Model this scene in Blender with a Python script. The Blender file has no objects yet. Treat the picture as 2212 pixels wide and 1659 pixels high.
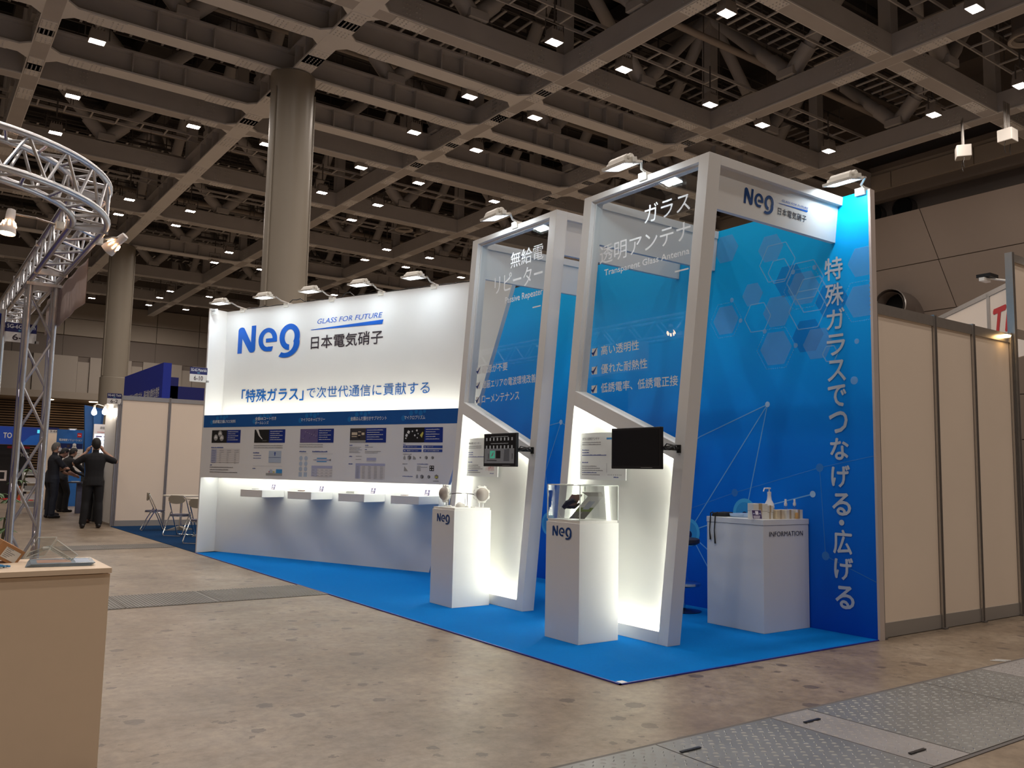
import bpy, bmesh, math, random
import numpy as np
from mathutils import Vector, Matrix
PI = math.pi
S = bpy.context.scene
COL = S.collection
random.seed(7)

# ------------------------------------------------------------------ camera
def make_camera():
    yaw, pitch, roll, F = 0.9508, 0.1035, 0.0205, 1848.7
    f = Vector((math.cos(yaw)*math.cos(pitch), math.sin(yaw)*math.cos(pitch), math.sin(pitch)))
    r = Vector((math.sin(yaw), -math.cos(yaw), 0)); u = r.cross(f)
    r2 = r*math.cos(roll) + u*math.sin(roll); u2 = -r*math.sin(roll) + u*math.cos(roll)
    cam = bpy.data.cameras.new('camera'); o = bpy.data.objects.new('camera', cam); COL.objects.link(o)
    m = Matrix(((r2.x, u2.x, -f.x), (r2.y, u2.y, -f.y), (r2.z, u2.z, -f.z))).to_4x4()
    m.translation = Vector((-3.646, -3.9205, 1.255)); o.matrix_world = m
    cam.sensor_width = 36; cam.lens = F/2212*36; cam.clip_start = .05; cam.clip_end = 300
    S.camera = o
make_camera()
w = bpy.data.worlds.new('world'); S.world = w; w.use_nodes = True
w.node_tree.nodes['Background'].inputs[0].default_value = (1.0, .82, .70, 1)
w.node_tree.nodes['Background'].inputs[1].default_value = .12
S.view_settings.view_transform = 'Standard'; S.view_settings.look = 'None'
S.view_settings.gamma = 1; S.view_settings.use_curve_mapping = False
S.view_settings.exposure = 0.0
S.cycles.transparent_max_bounces = 40
HALL_W = 330.0       # radiance of a hall high-bay lamp face
FLOOD_W = 85.0      # radiance of a booth floodlight face
LED_W = 16.0

# ------------------------------------------------------------------ materials
MATS = {}
def mat(name, col=(1, 1, 1), rough=.5, metal=0, emit=None, es=0, noise=0, nscale=8, alpha=1, spec=.5, bump=0, bscale=200, trans=0, ior=1.45):
    if name in MATS: return MATS[name]
    m = bpy.data.materials.new(name); m.use_nodes = True; nt = m.node_tree; b = nt.nodes['Principled BSDF']
    c = (*col, 1)
    b.inputs['Base Color'].default_value = c
    b.inputs['Roughness'].default_value = rough; b.inputs['Metallic'].default_value = metal
    b.inputs['Specular IOR Level'].default_value = spec; b.inputs['Alpha'].default_value = alpha
    b.inputs['IOR'].default_value = ior
    if trans: b.inputs['Transmission Weight'].default_value = trans
    if emit: b.inputs['Emission Color'].default_value = (*emit, 1); b.inputs['Emission Strength'].default_value = es
    if noise or bump:
        tc = nt.nodes.new('ShaderNodeTexCoord')
        if noise:
            n = nt.nodes.new('ShaderNodeTexNoise'); n.inputs['Scale'].default_value = nscale; n.inputs['Detail'].default_value = 5
            mx = nt.nodes.new('ShaderNodeMix'); mx.data_type = 'RGBA'
            mx.inputs[6].default_value = tuple(max(0, x*(1-noise)) for x in col)+(1,)
            mx.inputs[7].default_value = tuple(min(1, x*(1+noise)) for x in col)+(1,)
            nt.links.new(tc.outputs['Object'], n.inputs['Vector']); nt.links.new(n.outputs['Fac'], mx.inputs[0]); nt.links.new(mx.outputs[2], b.inputs['Base Color'])
        if bump:
            n2 = nt.nodes.new('ShaderNodeTexNoise'); n2.inputs['Scale'].default_value = bscale; bp = nt.nodes.new('ShaderNodeBump')
            bp.inputs['Strength'].default_value = bump; bp.inputs['Distance'].default_value = .01
            nt.links.new(tc.outputs['Object'], n2.inputs['Vector']); nt.links.new(n2.outputs['Fac'], bp.inputs['Height']); nt.links.new(bp.outputs['Normal'], b.inputs['Normal'])
    MATS[name] = m; return m
def glass(name, col=(1, 1, 1), rough=0.0, mirror=.06, edge=1.0):
    m = bpy.data.materials.new(name); m.use_nodes = True; nt = m.node_tree; nt.nodes.clear()
    out = nt.nodes.new('ShaderNodeOutputMaterial'); mx = nt.nodes.new('ShaderNodeMixShader')
    t = nt.nodes.new('ShaderNodeBsdfTransparent'); t.inputs[0].default_value = (*col, 1)
    g = nt.nodes.new('ShaderNodeBsdfGlossy'); g.inputs['Roughness'].default_value = rough
    lw = nt.nodes.new('ShaderNodeLayerWeight'); lw.inputs[0].default_value = .5
    pw = nt.nodes.new('ShaderNodeMath'); pw.operation = 'POWER'; pw.inputs[1].default_value = 5
    ml = nt.nodes.new('ShaderNodeMath'); ml.operation = 'MULTIPLY'; ml.inputs[1].default_value = edge
    nt.links.new(lw.outputs['Facing'], pw.inputs[0])
    ad = nt.nodes.new('ShaderNodeMath'); ad.operation = 'ADD'; ad.inputs[1].default_value = mirror*.6; ad.use_clamp = True
    nt.links.new(pw.outputs[0], ml.inputs[0]); nt.links.new(ml.outputs[0], ad.inputs[0]); nt.links.new(ad.outputs[0], mx.inputs[0])
    nt.links.new(t.outputs[0], mx.inputs[1]); nt.links.new(g.outputs[0], mx.inputs[2]); nt.links.new(mx.outputs[0], out.inputs[0])
    MATS[name] = m; return m
WHITE = mat('white_panel', (.78, .78, .77), .45, noise=.02, nscale=3)
WHITE2 = mat('white_laminate', (.80, .80, .78), .35, noise=.015)
PANEL = mat('partition_panel', (.86, .73, .60), .55, noise=.03, nscale=2)
ALU = mat('aluminium_rail', (.50, .47, .44), .35, .8, noise=.08, nscale=20)
CHROME = mat('chrome', (.75, .75, .75), .15, 1)
TRUSSM = mat('truss_aluminium', (.62, .62, .64), .32, .9, noise=.10, nscale=25)
BLACK = mat('black_plastic', (.012, .012, .013), .35)
BLACKM = mat('black_matte', (.015, .015, .016), .8, noise=.2)
STEEL = mat('painted_steel', (.56, .53, .51), .6, noise=.10, nscale=1.5)
STEELF = mat('painted_steel_flange', (.84, .82, .80), .6, noise=.08, nscale=1.2)
DARKST = mat('dark_steel', (.12, .107, .10), .7, noise=.2, nscale=3)
DECK = mat('roof_deck', (.075, .068, .064), .9, noise=.35, nscale=.8)
CONC = mat('column_paint', (.29, .255, .205), .38, noise=.06, nscale=.8)
PRINTW = mat('print_white', (.80, .80, .80), .5)
LOGOB = mat('logo_blue', (.003, .11, .56), .4)
NAVY = mat('print_navy', (.002, .012, .09), .4)
INK = mat('print_ink', (.03, .02, .03), .5)
BANDB = mat('band_blue', (.002, .085, .32), .45, noise=.10, nscale=4)
LAMPB = mat('lamp_housing', (.80, .78, .72), .4, noise=.04)
RED = mat('print_red', (.55, .01, .015), .5)
HALL_EM = mat('hall_lamp_glow', (1, 1, 1), emit=(1.0, .89, .80), es=HALL_W)
FLOOD_EM = mat('flood_lamp_glow', (1, 1, 1), emit=(.86, .95, 1.0), es=FLOOD_W)
LED_EM = mat('led_strip_glow', (1, 1, 1), emit=(1.0, 1.0, .87), es=LED_W)
PANE = glass('clear_pane', (.94, .96, .96), 0, .05)
ACRYL = glass('clear_acrylic', (.90, .91, .90), .02, .10, 1.6)
ACEDGE = mat('acrylic_edge', (.80, .85, .82), .2, alpha=.75)

# ------------------------------------------------------------------ mesh builder
class MB:
    def __init__(s): s.v = []; s.f = []; s.m = []; s.mats = []; s.xf = None; s.smooth = False
    def mi(s, m):
        if m not in s.mats: s.mats.append(m)
        return s.mats.index(m)
    def add(s, vs, fs, m):
        k = len(s.v); i = s.mi(m)
        s.v += [tuple(s.xf @ Vector(p)) if s.xf else tuple(p) for p in vs]
        s.f += [tuple(k+j for j in q) for q in fs]; s.m += [i]*len(fs)
    def box(s, x0, x1, y0, y1, z0, z1, m):
        v = [(x, y, z) for x in (x0, x1) for y in (y0, y1) for z in (z0, z1)]
        s.add(v, [(0, 1, 3, 2), (4, 6, 7, 5), (0, 4, 5, 1), (2, 3, 7, 6), (0, 2, 6, 4), (1, 5, 7, 3)], m)
    def hexa(s, a, b, m):        # two quads (bottom loop, top loop)
        s.add(list(a)+list(b), [(3, 2, 1, 0), (4, 5, 6, 7), (0, 1, 5, 4), (1, 2, 6, 5), (2, 3, 7, 6), (3, 0, 4, 7)], m)
    def quad(s, pts, m): s.add(pts, [tuple(range(len(pts)))], m)
    def prism(s, poly, off, m):  # polygon extruded by an offset vector
        n = len(poly); o = Vector(off); a = [Vector(p) for p in poly]
        s.add(a+[p+o for p in a], [tuple(range(n))[::-1], tuple(range(n, 2*n))]+[(i, (i+1) % n, n+(i+1) % n, n+i) for i in range(n)], m)
    def tube(s, pts, r, m, n=8, caps=True):
        pts = [Vector(p) for p in pts]; rr = r if isinstance(r, (list, tuple)) else [r]*len(pts)
        vs = []; fs = []; prev = None
        for i, p in enumerate(pts):
            t = (pts[min(i+1, len(pts)-1)]-pts[max(i-1, 0)]).normalized()
            if prev is None: a = t.orthogonal().normalized()
            else:
                a = prev - t*prev.dot(t)
                a = a.normalized() if a.length > 1e-6 else t.orthogonal().normalized()
            prev = a; b = t.cross(a)
            for k in range(n):
                q = 2*PI*k/n; vs.append(p+(a*math.cos(q)+b*math.sin(q))*rr[i])
        for i in range(len(pts)-1):
            for k in range(n): fs.append((i*n+k, i*n+(k+1) % n, (i+1)*n+(k+1) % n, (i+1)*n+k))
        if caps: fs += [tuple(range(n))[::-1], tuple(range((len(pts)-1)*n, len(pts)*n))]
        s.add(vs, fs, m)
    def lathe(s, prof, c, m, n=20, axis=2, sx=1, sy=1, caps=True):
        vs = []; fs = []; c = Vector(c)
        for r, z in prof:
            for k in range(n):
                q = 2*PI*k/n; p = [r*math.cos(q)*sx, r*math.sin(q)*sy, z]
                if axis == 0: p = [z, p[0], p[1]]
                if axis == 1: p = [p[1], z, p[0]]
                vs.append(c+Vector(p))
        L = len(prof)
        for i in range(L-1):
            for k in range(n): fs.append((i*n+k, i*n+(k+1) % n, (i+1)*n+(k+1) % n, (i+1)*n+k))
        if caps: fs += [tuple(range(n))[::-1], tuple(range((L-1)*n, L*n))]
        s.add(vs, fs, m)
    def build(s, name, parent=None, label=None, smooth=False, bevel=0):
        me = bpy.data.meshes.new(name); me.from_pydata([tuple(p) for p in s.v], [], s.f)
        for m in s.mats: me.materials.append(m)
        me.polygons.foreach_set('material_index', s.m)
        bm = bmesh.new(); bm.from_mesh(me); bmesh.ops.recalc_face_normals(bm, faces=bm.faces)
        if bevel: bmesh.ops.bevel(bm, geom=bm.edges[:], offset=bevel, segments=2, affect='EDGES', profile=.5)
        bm.to_mesh(me); bm.free()
        if smooth: me.polygons.foreach_set('use_smooth', [True]*len(me.polygons))
        me.update()
        o = bpy.data.objects.new(name, me); COL.objects.link(o)
        if smooth:
            try: me.set_sharp_from_angle(angle=math.radians(40))
            except Exception: pass
        if parent: setpar(o, parent)
        if label: o['label'] = label
        return o
def setpar(o, p):
    o.parent = p
    if p.type == 'EMPTY' and not p.get('loc_frame'):
        o.matrix_parent_inverse = Matrix.Translation(-Vector(p.location))
def tag(o, label, cat, group=None):
    o['label'] = label; o['category'] = cat
    if group: o['group'] = group
    return o
def thing(name, label, cat, loc=(0, 0, 0), group=None, local=False, rotz=0):
    o = bpy.data.objects.new(name, None); COL.objects.link(o); o.location = loc; o.rotation_euler = (0, 0, rotz)
    o.empty_display_size = .1
    if local: o['loc_frame'] = 1
    return tag(o, label, cat, group)
def struct(mb, name, parent=None, **k):
    o = mb.build(name, parent, **k); o['kind'] = 'structure'; return o
def dup(root, loc, rotz=None, label=None, group=None):
    def cp(o, par):
        c = o.copy(); COL.objects.link(c); c.parent = par
        for ch in kids.get(o, []): cp(ch, c)
        return c
    kids = {}
    for o in COL.objects:
        if o.parent: kids.setdefault(o.parent, []).append(o)
    r = cp(root, None); r.location = loc
    if rotz is not None: r.rotation_euler = (0, 0, rotz)
    if label: r['label'] = label
    if group: r['group'] = group
    return r

class Fr:   # flat frame for print: origin, u direction, outward normal
    def __init__(s, o, u, n): s.o = Vector(o); s.u = Vector(u).normalized(); s.n = Vector(n).normalized()
    def p(s, a, b, c=0): return s.o+s.u*a+Vector((0, 0, b))+s.n*c
def rect(mb, fr, a0, a1, b0, b1, m, lay=.002):
    mb.quad([fr.p(a0, b0, lay), fr.p(a1, b0, lay), fr.p(a1, b1, lay), fr.p(a0, b1, lay)], m)
def slab(mb, fr, a0, a1, b0, b1, c0, c1, m):
    mb.hexa([fr.p(a0, b0, c0), fr.p(a1, b0, c0), fr.p(a1, b0, c1), fr.p(a0, b0, c1)], [fr.p(a0, b1, c0), fr.p(a1, b1, c0), fr.p(a1, b1, c1), fr.p(a0, b1, c1)], m)
def poly(mb, fr, pts, m, lay=.002): mb.quad([fr.p(a, b, lay) for a, b in pts], m)
def line(mb, fr, p, q, w, m, lay=.003):
    p = Vector(p); q = Vector(q); d = (q-p).normalized(); n = Vector((-d.y, d.x))*w/2
    poly(mb, fr, [p-n, q-n, q+n, p+n], m, lay)
def disc(mb, fr, c, r, m, lay=.003, n=20): poly(mb, fr, [(c[0]+r*math.cos(2*PI*k/n), c[1]+r*math.sin(2*PI*k/n)) for k in range(n)], m, lay)
TXT = {}
def text2d(s, bold=0, shear=0):
    k = (s, bold, shear)
    if k in TXT: return TXT[k]
    cu = bpy.data.curves.new('t', 'FONT'); cu.body = s; cu.offset = bold; cu.shear = shear; cu.resolution_u = 3; cu.fill_mode = 'FRONT'
    o = bpy.data.objects.new('t', cu); COL.objects.link(o)
    me = bpy.data.meshes.new_from_object(o.evaluated_get(bpy.context.evaluated_depsgraph_get()))
    v = [(p.co.x, p.co.y) for p in me.vertices]; f = [tuple(p.vertices) for p in me.polygons]
    bpy.data.objects.remove(o); bpy.data.curves.remove(cu); bpy.data.meshes.remove(me)
    TXT[k] = (v, f); return TXT[k]
def text(mb, fr, s, a0, a1, b0, b1, m, bold=0, lay=.004, shear=0, slope=0):
    v, f = text2d(s, 0, shear)
    if not v: return
    if bold > 0 and slope == 0:      # heavier stroke: the same glyphs laid again a hair apart, all in one ink
        xs_ = [p[0] for p in v]; sc_ = (a1-a0)/max(1e-6, max(xs_)-min(xs_)); d = bold*sc_*.8
        for i, (dx, dy) in enumerate(((-d, 0), (d, 0), (0, d), (0, -d))): text(mb, fr, s, a0+d+dx, a1-d+dx, b0+dy, b1+dy, m, -1, lay+.00012*(i+1), shear)
    x0 = min(p[0] for p in v); x1 = max(p[0] for p in v); y0 = min(p[1] for p in v); y1 = max(p[1] for p in v)
    mb.add([fr.p(a0+(x-x0)/(x1-x0)*(a1-a0), b0+(y-y0)/max(1e-6, y1-y0)*(b1-b0)+slope*(x-x0)/(x1-x0), lay) for x, y in v], f, m)
def scrib(mb, fr, a0, a1, b, h, m, lay=.003, seed=0):   # a line of print too small to read: short dark dashes
    rnd = random.Random(seed+int(a0*1000)+int(b*7000)); x = a0
    while x < a1:
        w = min(h*rnd.uniform(.6, 1.3), a1-x); hh = h*rnd.uniform(.6, 1)
        rect(mb, fr, x, x+w*.8, b, b+hh, m, lay); x += w
def neg_logo(mb, fr, a0, b0, h, m, lay=.004, w=None):
    """the three-letter company mark; a0 left edge, b0 baseline, h height of the N"""
    wx = (w or 2.12*h)/2.12
    def T(pts): return [(a0+x*wx, b0+y*h) for x, y in pts]
    def arc(cx, cy, rx, ry, t0, t1, n=10): return [(cx+rx*math.cos(math.radians(t0+(t1-t0)*i/n)), cy+ry*math.sin(math.radians(t0+(t1-t0)*i/n))) for i in range(n+1)]
    lays = iter([lay+.0003*i for i in range(40)])
    # N as three strokes with rounded shoulders
    for P in ([(0, 0), (.155, 0), (.155, .62)]+arc(.12, .86, .12, .12, 40, 180, 6), [(.47, 1), (.625, 1)]+arc(.505, .12, .12, .12, 0, -140, 6)+[(.47, .38)],
              [(.155, .62), (.155, .55), (.40, .07), (.505, 0), (.56, .09), (.47, .38), (.215, .93), (.12, .98), (.02, .93)]):
        poly(mb, fr, T(P), m, next(lays))
    def ring(cx, cy, RX, RY, rx, ry, t0, t1, n=28):
        L_ = next(lays)
        for i in range(n):
            a, b = t0+(t1-t0)*i/n, t0+(t1-t0)*(i+1)/n
            o1, o2 = arc(cx, cy, RX, RY, a, b, 1); i1, i2 = arc(cx, cy, rx, ry, a, b, 1)
            poly(mb, fr, T([o1, o2, i2, i1]), m, L_)
    ring(1.05, .43, .32, .43, .165, .27, -2, 290)
    poly(mb, fr, T([(1.06, .0), (1.20, .0), (1.245, .17), (1.06, .165)]), m, next(lays))
    poly(mb, fr, T([(.99, .33), (1.37, .33), (1.37, .47), (.99, .47)]), m, next(lays))
    ring(1.785, .46, .335, .47, .165, .275, -40, 270)
    ring(1.66, .22, .46, .50, .27, .33, -118, 12, 16)
def bevelbox(name, x0, x1, y0, y1, z0, z1, m, parent=None, bev=.004, label=None):
    b = MB(); b.box(x0, x1, y0, y1, z0, z1, m); return b.build(name, parent, label, bevel=bev)
# frames used a lot
FX = lambda X: Fr((X, 0, 0), (0, -1, 0), (-1, 0, 0))      # faces -X; u = -Y
FY = lambda Y: Fr((0, Y, 0), (1, 0, 0), (0, -1, 0))       # faces -Y; u = +X

# ================================================================== FLOOR
def floor_mat():
    m = bpy.data.materials.new('hall_concrete'); m.use_nodes = True; nt = m.node_tree; N = nt.nodes; L = nt.links; b = N['Principled BSDF']
    tc = N.new('ShaderNodeTexCoord')
    def noise(sc, det=6, rough=.6):
        n = N.new('ShaderNodeTexNoise'); n.inputs['Scale'].default_value = sc; n.inputs['Detail'].default_value = det; n.inputs['Roughness'].default_value = rough
        L.new(tc.outputs['Object'], n.inputs['Vector']); return n.outputs['Fac']
    def ramp(src, stops):
        r = N.new('ShaderNodeValToRGB'); e = r.color_ramp.elements
        while len(e) < len(stops): e.new(.5)
        for k, (p, c) in enumerate(stops): e[k].position = p; e[k].color = (*c, 1)
        L.new(src, r.inputs[0]); return r.outputs[0]
    def mix(a, bb, f, mode='MIX'):
        x = N.new('ShaderNodeMix'); x.data_type = 'RGBA'; x.blend_type = mode
        if isinstance(f, float): x.inputs[0].default_value = f
        else: L.new(f, x.inputs[0])
        L.new(a, x.inputs[6]); L.new(bb, x.inputs[7]); return x.outputs[2]
    base = ramp(noise(1.1, 8, .62), [(.25, (.165, .122, .085)), (.5, (.255, .198, .142)), (.75, (.37, .305, .232))])
    fine = ramp(noise(14, 8, .72), [(.30, (.62, .60, .58)), (.62, (1.06, 1.04, 1.02))])
    c = mix(base, fine, 1.0, 'MULTIPLY')
    # dark gum and scuff spots
    def spots(scale, size, thr, col):
        v = N.new('ShaderNodeTexVoronoi'); v.inputs['Scale'].default_value = scale; v.inputs['Randomness'].default_value = 1
        mp = N.new('ShaderNodeMapping'); mp.inputs['Rotation'].default_value = (0, 0, .35); mp.inputs['Scale'].default_value = (1, 1.0, 1)
        nn = N.new('ShaderNodeTexNoise'); nn.inputs['Scale'].default_value = scale*6
        ad = N.new('ShaderNodeVectorMath'); ad.operation = 'MULTIPLY_ADD'; ad.inputs[1].default_value = (.05, .05, 0)
        L.new(tc.outputs['Object'], nn.inputs['Vector']); L.new(nn.outputs['Color'], ad.inputs[0]); L.new(tc.outputs['Object'], ad.inputs[2])
        L.new(ad.outputs[0], mp.inputs['Vector']); L.new(mp.outputs[0], v.inputs['Vector'])
        sep = N.new('ShaderNodeSeparateColor'); L.new(v.outputs['Color'], sep.inputs[0])
        g = N.new('ShaderNodeMath'); g.operation = 'GREATER_THAN'; g.inputs[1].default_value = thr; L.new(sep.outputs[0], g.inputs[0])
        sz = N.new('ShaderNodeMath'); sz.operation = 'MULTIPLY'; sz.inputs[1].default_value = size; L.new(sep.outputs[1], sz.inputs[0])
        l = N.new('ShaderNodeMath'); l.operation = 'LESS_THAN'; L.new(v.outputs['Distance'], l.inputs[0]); L.new(sz.outputs[0], l.inputs[1])
        a = N.new('ShaderNodeMath'); a.operation = 'MULTIPLY'; L.new(g.outputs[0], a.inputs[0]); L.new(l.outputs[0], a.inputs[1])
        k = N.new('ShaderNodeMath'); k.operation = 'MULTIPLY'; k.inputs[1].default_value = .62; L.new(a.outputs[0], k.inputs[0])
        rgb = N.new('ShaderNodeRGB'); rgb.outputs[0].default_value = (*col, 1)
        return k.outputs[0], rgb.outputs[0]
    for a in ((5.0, .30, .45, (.05, .036, .03)), (11, .30, .62, (.06, .042, .033)), (2.6, .14, .4, (.07, .05, .04)), (22, .25, .7, (.07, .05, .04))):
        f, rgb = spots(*a); c = mix(c, rgb, f)
    L.new(c, b.inputs['Base Color'])
    rr = N.new('ShaderNodeMapRange'); rr.inputs[3].default_value = .26; rr.inputs[4].default_value = .5; L.new(noise(3, 6), rr.inputs[0]); L.new(rr.outputs[0], b.inputs['Roughness'])
    bp = N.new('ShaderNodeBump'); bp.inputs['Strength'].default_value = .08; bp.inputs['Distance'].default_value = .01; L.new(noise(40, 4), bp.inputs['Height']); L.new(bp.outputs[0], b.inputs['Normal'])
    return m
FLOORM = floor_mat()
b = MB(); b.box(-30, 34, -22, 62, -.2, 0, FLOORM); floor = struct(b, 'floor')
PLATE = mat('checker_plate', (.27, .27, .26), .42, .55, noise=.18, nscale=5)
PLATE2 = mat('checker_plate_worn', (.33, .31, .30), .5, .35, noise=.2, nscale=3)
RIB = mat('ribbed_plate', (.20, .19, .175), .5, .35, noise=.18, nscale=4)
def plate_mesh(x0, x1, y0, y1, m, kind):
    b = MB(); b.box(x0+.004, x1-.004, y0+.004, y1-.004, .0, .006, m)
    if kind == 'lug':        # raised lugs in a herringbone
        i = 0; y = y0+.03
        while y < y1-.02:
            x = x0+.025+(.03 if i % 2 else 0); j = 0
            while x < x1-.02:
                a = .7 if (i+j) % 2 else -.7; dx, dy = math.cos(a)*.014, math.sin(a)*.014; nx, ny = -dy*.25, dx*.25
                b.add([(x-dx-nx, y-dy-ny, .006), (x+dx-nx, y+dy-ny, .006), (x+dx+nx, y+dy+ny, .006), (x-dx+nx, y-dy+ny, .006), (x-dx*.5, y-dy*.5, .0095), (x+dx*.5, y+dy*.5, .0095)],
                      [(0, 1, 5, 4), (2, 3, 4, 5), (1, 2, 5), (3, 0, 4)], m)
                x += .06; j += 1
            y += .034; i += 1
    else:                    # raised ribs running across
        x = x0+.02
        while x < x1-.02:
            b.box(x, x+.013, y0+.02, y1-.02, .006, .009, m); x += .030
    return b
xs = [-2.45, -1.64, -.66, .18, .5, 1.67, 2.4, 3.2, 4.0, 4.8, 5.6, 6.4]
for i in range(len(xs)-1):
    plate_mesh(xs[i], xs[i+1], -1.83, -.95, PLATE2 if i in (3, 6) else PLATE, 'lug').build('floor_plate', floor)
bb = MB(); bb.box(-2.5, 6.4, -.95, -.93, 0, .004, DARKST); bb.box(-2.5, 6.4, -1.85, -1.83, 0, .004, DARKST)
for (hx, hy) in ((-.65, -1.1), (.25, -1.11), (.24, -1.68)): bb.box(hx, hx+.13, hy-.008, hy+.008, .009, .013, BLACK)
bb.build('plate_edging', floor)
xs = [-3.2, -2.6, -1.9, -1.08, -.55, -.0]
for i in range(5): plate_mesh(xs[i], xs[i+1], 4.27, 5.08, RIB, 'rib').build('floor_plate', floor)
for i, (x0, x1) in enumerate(((-1.6, -1.0), (-1.0, -.55), (-.55, -.02))): plate_mesh(x0, x1, 10.05, 10.8, RIB, 'rib').build('floor_plate', floor)
TAPE = mat('tape_white', (.7, .7, .68), .5)
for k in range(3):
    b = MB(); b.xf = Matrix.Translation((2.80+k*.035, -.88, 0)) @ Matrix.Rotation(-.9, 4, 'Z'); b.box(-.05, .05, -.006, .006, .001, .003, TAPE)
    tag(b.build('tape_strip'), ('leftmost', 'middle', 'rightmost')[k]+' of three short white tape strips beside the steel floor plates', 'tape', 'white tape marks on the floor')

# ================================================================== HALL ROOF
ZB = 12.0
AX = [-7.4, -1.42, 4.5, 10.5, 16.4, 21.95]
BY = [-4.5, 1.6, 7.7, 13.7, 15.5, 18.15, 20.95, 22.85, 28.6, 34.75, 40.85, 47.5, 54.9]
WIDE = {15.5, 18.15, 20.95, 40.85}
b = MB(); b.box(-14, 31, -12, 62, 17.2, 17.5, DECK)
roof = struct(b, 'ceiling')
b = MB()
y = -11
while y < 61: b.box(-14, 31, y, y+.12, 16.85, 17.2, DARKST); y += 1.5
b.build('purlins', roof)
def bolts(mb, c, du, dv, nrm, nu, nv, pu, pv, m, s=.028):
    c = Vector(c); du = Vector(du); dv = Vector(dv); nrm = Vector(nrm)
    for i in range(nu):
        for j in range(nv):
            if nu > 3 and i == nu//2: continue
            p = c+du*((i-(nu-1)/2)*pu)+dv*((j-(nv-1)/2)*pv); h = s/2
            q = [p-du*h-dv*h, p+du*h-dv*h, p+du*h+dv*h, p-du*h+dv*h]
            mb.add(q+[x+nrm*.02 for x in q], [(4, 5, 6, 7), (0, 1, 5, 4), (1, 2, 6, 5), (2, 3, 7, 6), (3, 0, 4, 7)], m)
def beam(ax, pos, t0, t1, wide, z=ZB, nodes=()):
    """ax 'A' runs along Y at x=pos, 'B' runs along X at y=pos"""
    b = MB(); W = .50 if wide else .40; H = .62
    if ax == 'A': z -= .006
    def bx(c0, c1, s0, s1, z0, z1, m):
        if ax == 'A': b.box(pos+c0, pos+c1, s0, s1, z0, z1, m)
        else: b.box(s0, s1, pos+c0, pos+c1, z0, z1, m)
    if wide:
        bx(-W/2, W/2, t0, t1, z, z+.05, STEELF); bx(-.03, .03, t0, t1, z+.05, z+H, STEEL); bx(-W/2, W/2, t0, t1, z+H, z+H+.05, STEEL)
        ns = sorted(nodes)
        for n0, n1 in zip(ns[:-1], ns[1:]):      # stiffener plates round the middle of each bay
            mid = (n0+n1)/2
            for q in (-.7, 0, .7): bx(-W/2+.01, W/2-.01, mid+q-.015, mid+q+.015, z+.05, z+H, STEEL)
    else:
        bx(-W/2, W/2, t0, t1, z, z+H, STEEL)
        bx(-W/2-.02, -W/2, t0, t1, z, z+.04, STEELF); bx(W/2, W/2+.02, t0, t1, z, z+.04, STEELF)
    u = (0, 1, 0) if ax == 'A' else (1, 0, 0); c = (1, 0, 0) if ax == 'A' else (0, 1, 0)
    for n in nodes:                               # bolted splice plates either side of each crossing
        for sg in (-1, 1):
            s0 = n+sg*1.15
            if not (t0 < s0 < t1): continue
            bx(-W/2+.02, W/2-.02, s0-.42, s0+.42, z-.02, z, STEELF)
            p = (pos, s0, z-.04) if ax == 'A' else (s0, pos, z-.04)
            bolts(b, p, u, c, (0, 0, 1), 7, 4, .11, .10, STEELF)
            if not wide:
                for sd in (-1, 1):
                    q = Vector(c)*(sd*(W/2))
                    base = Vector((pos, s0, z+.33) if ax == 'A' else (s0, pos, z+.33))+q
                    bolts(b, base, u, (0, 0, 1), Vector(c)*sd, 7, 4, .09, .12, STEEL)
    return b.build('steel_beam', roof)
for x in AX: beam('A', x, -8, 61, x == 4.5, nodes=BY)
for y in BY: beam('B', y, -12, 25 if y > 40 else 26.5, y in WIDE, nodes=AX)
b = MB()
for x in AX:                                       # gusset plates in the corners of each crossing
    for y in BY:
        if y not in WIDE and x != 4.5: continue
        for sx in (-1, 1):
            for sy in (-1, 1):
                a = .22; g = .5
                b.prism([(x+sx*a, y+sy*a, ZB+.003), (x+sx*g, y+sy*a, ZB+.003), (x+sx*a, y+sy*g, ZB+.003)], (0, 0, .045), STEELF)
b.build('gusset_plates', roof)['kind'] = 'stuff'
ZT = ZB+3.9
for x in AX:
    b = MB(); b.box(x-.2, x+.2, -8, 61, ZT, ZT+.4, DARKST); b.build('top_chord', roof)
for y in (7.7, 13.7, 18.15, 22.85, 28.6, 34.75, 40.85, 47.5, 54.9):
    b = MB(); b.box(-12, 26, y-.2, y+.2, ZT, ZT+.4, DARKST); b.build('top_chord', roof)
BN = [-4.5, 1.6, 7.7, 13.7, 18.15, 22.85, 28.6, 34.75, 40.85, 47.5, 54.9]
def vee(p0, p1, mid):
    b = MB()
    for p in (p0, p1):
        a = Vector(mid); e = Vector(p); d = (e-a).normalized()
        b.tube([a+d*.15, e], .19, STEEL, 10)
        b.tube([a, a+d*.9], .235, STEEL, 10)
    b.box(mid[0]-.28, mid[0]+.28, mid[1]-.28, mid[1]+.28, mid[2]-.1, mid[2]+.12, STEEL)
    b.build('diagonal_brace', roof, smooth=True)
for x in AX[1:]:
    for y0, y1 in zip(BN[1:-1], BN[2:]): vee((x, y0, ZT), (x, y1, ZT), (x, (y0+y1)/2, ZB+.78))
for y in BN[1:]:
    for x0, x1 in zip(AX[:-1], AX[1:]): vee((x0, y, ZT), (x1, y, ZT), ((x0+x1)/2, y, ZB+.78))
for x in AX:
    for y in BN[2:]:
        b = MB(); b.box(x-.17, x+.17, y-.17, y+.17, ZB+.62, ZT, STEEL); b.build('truss_post', roof)
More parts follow.
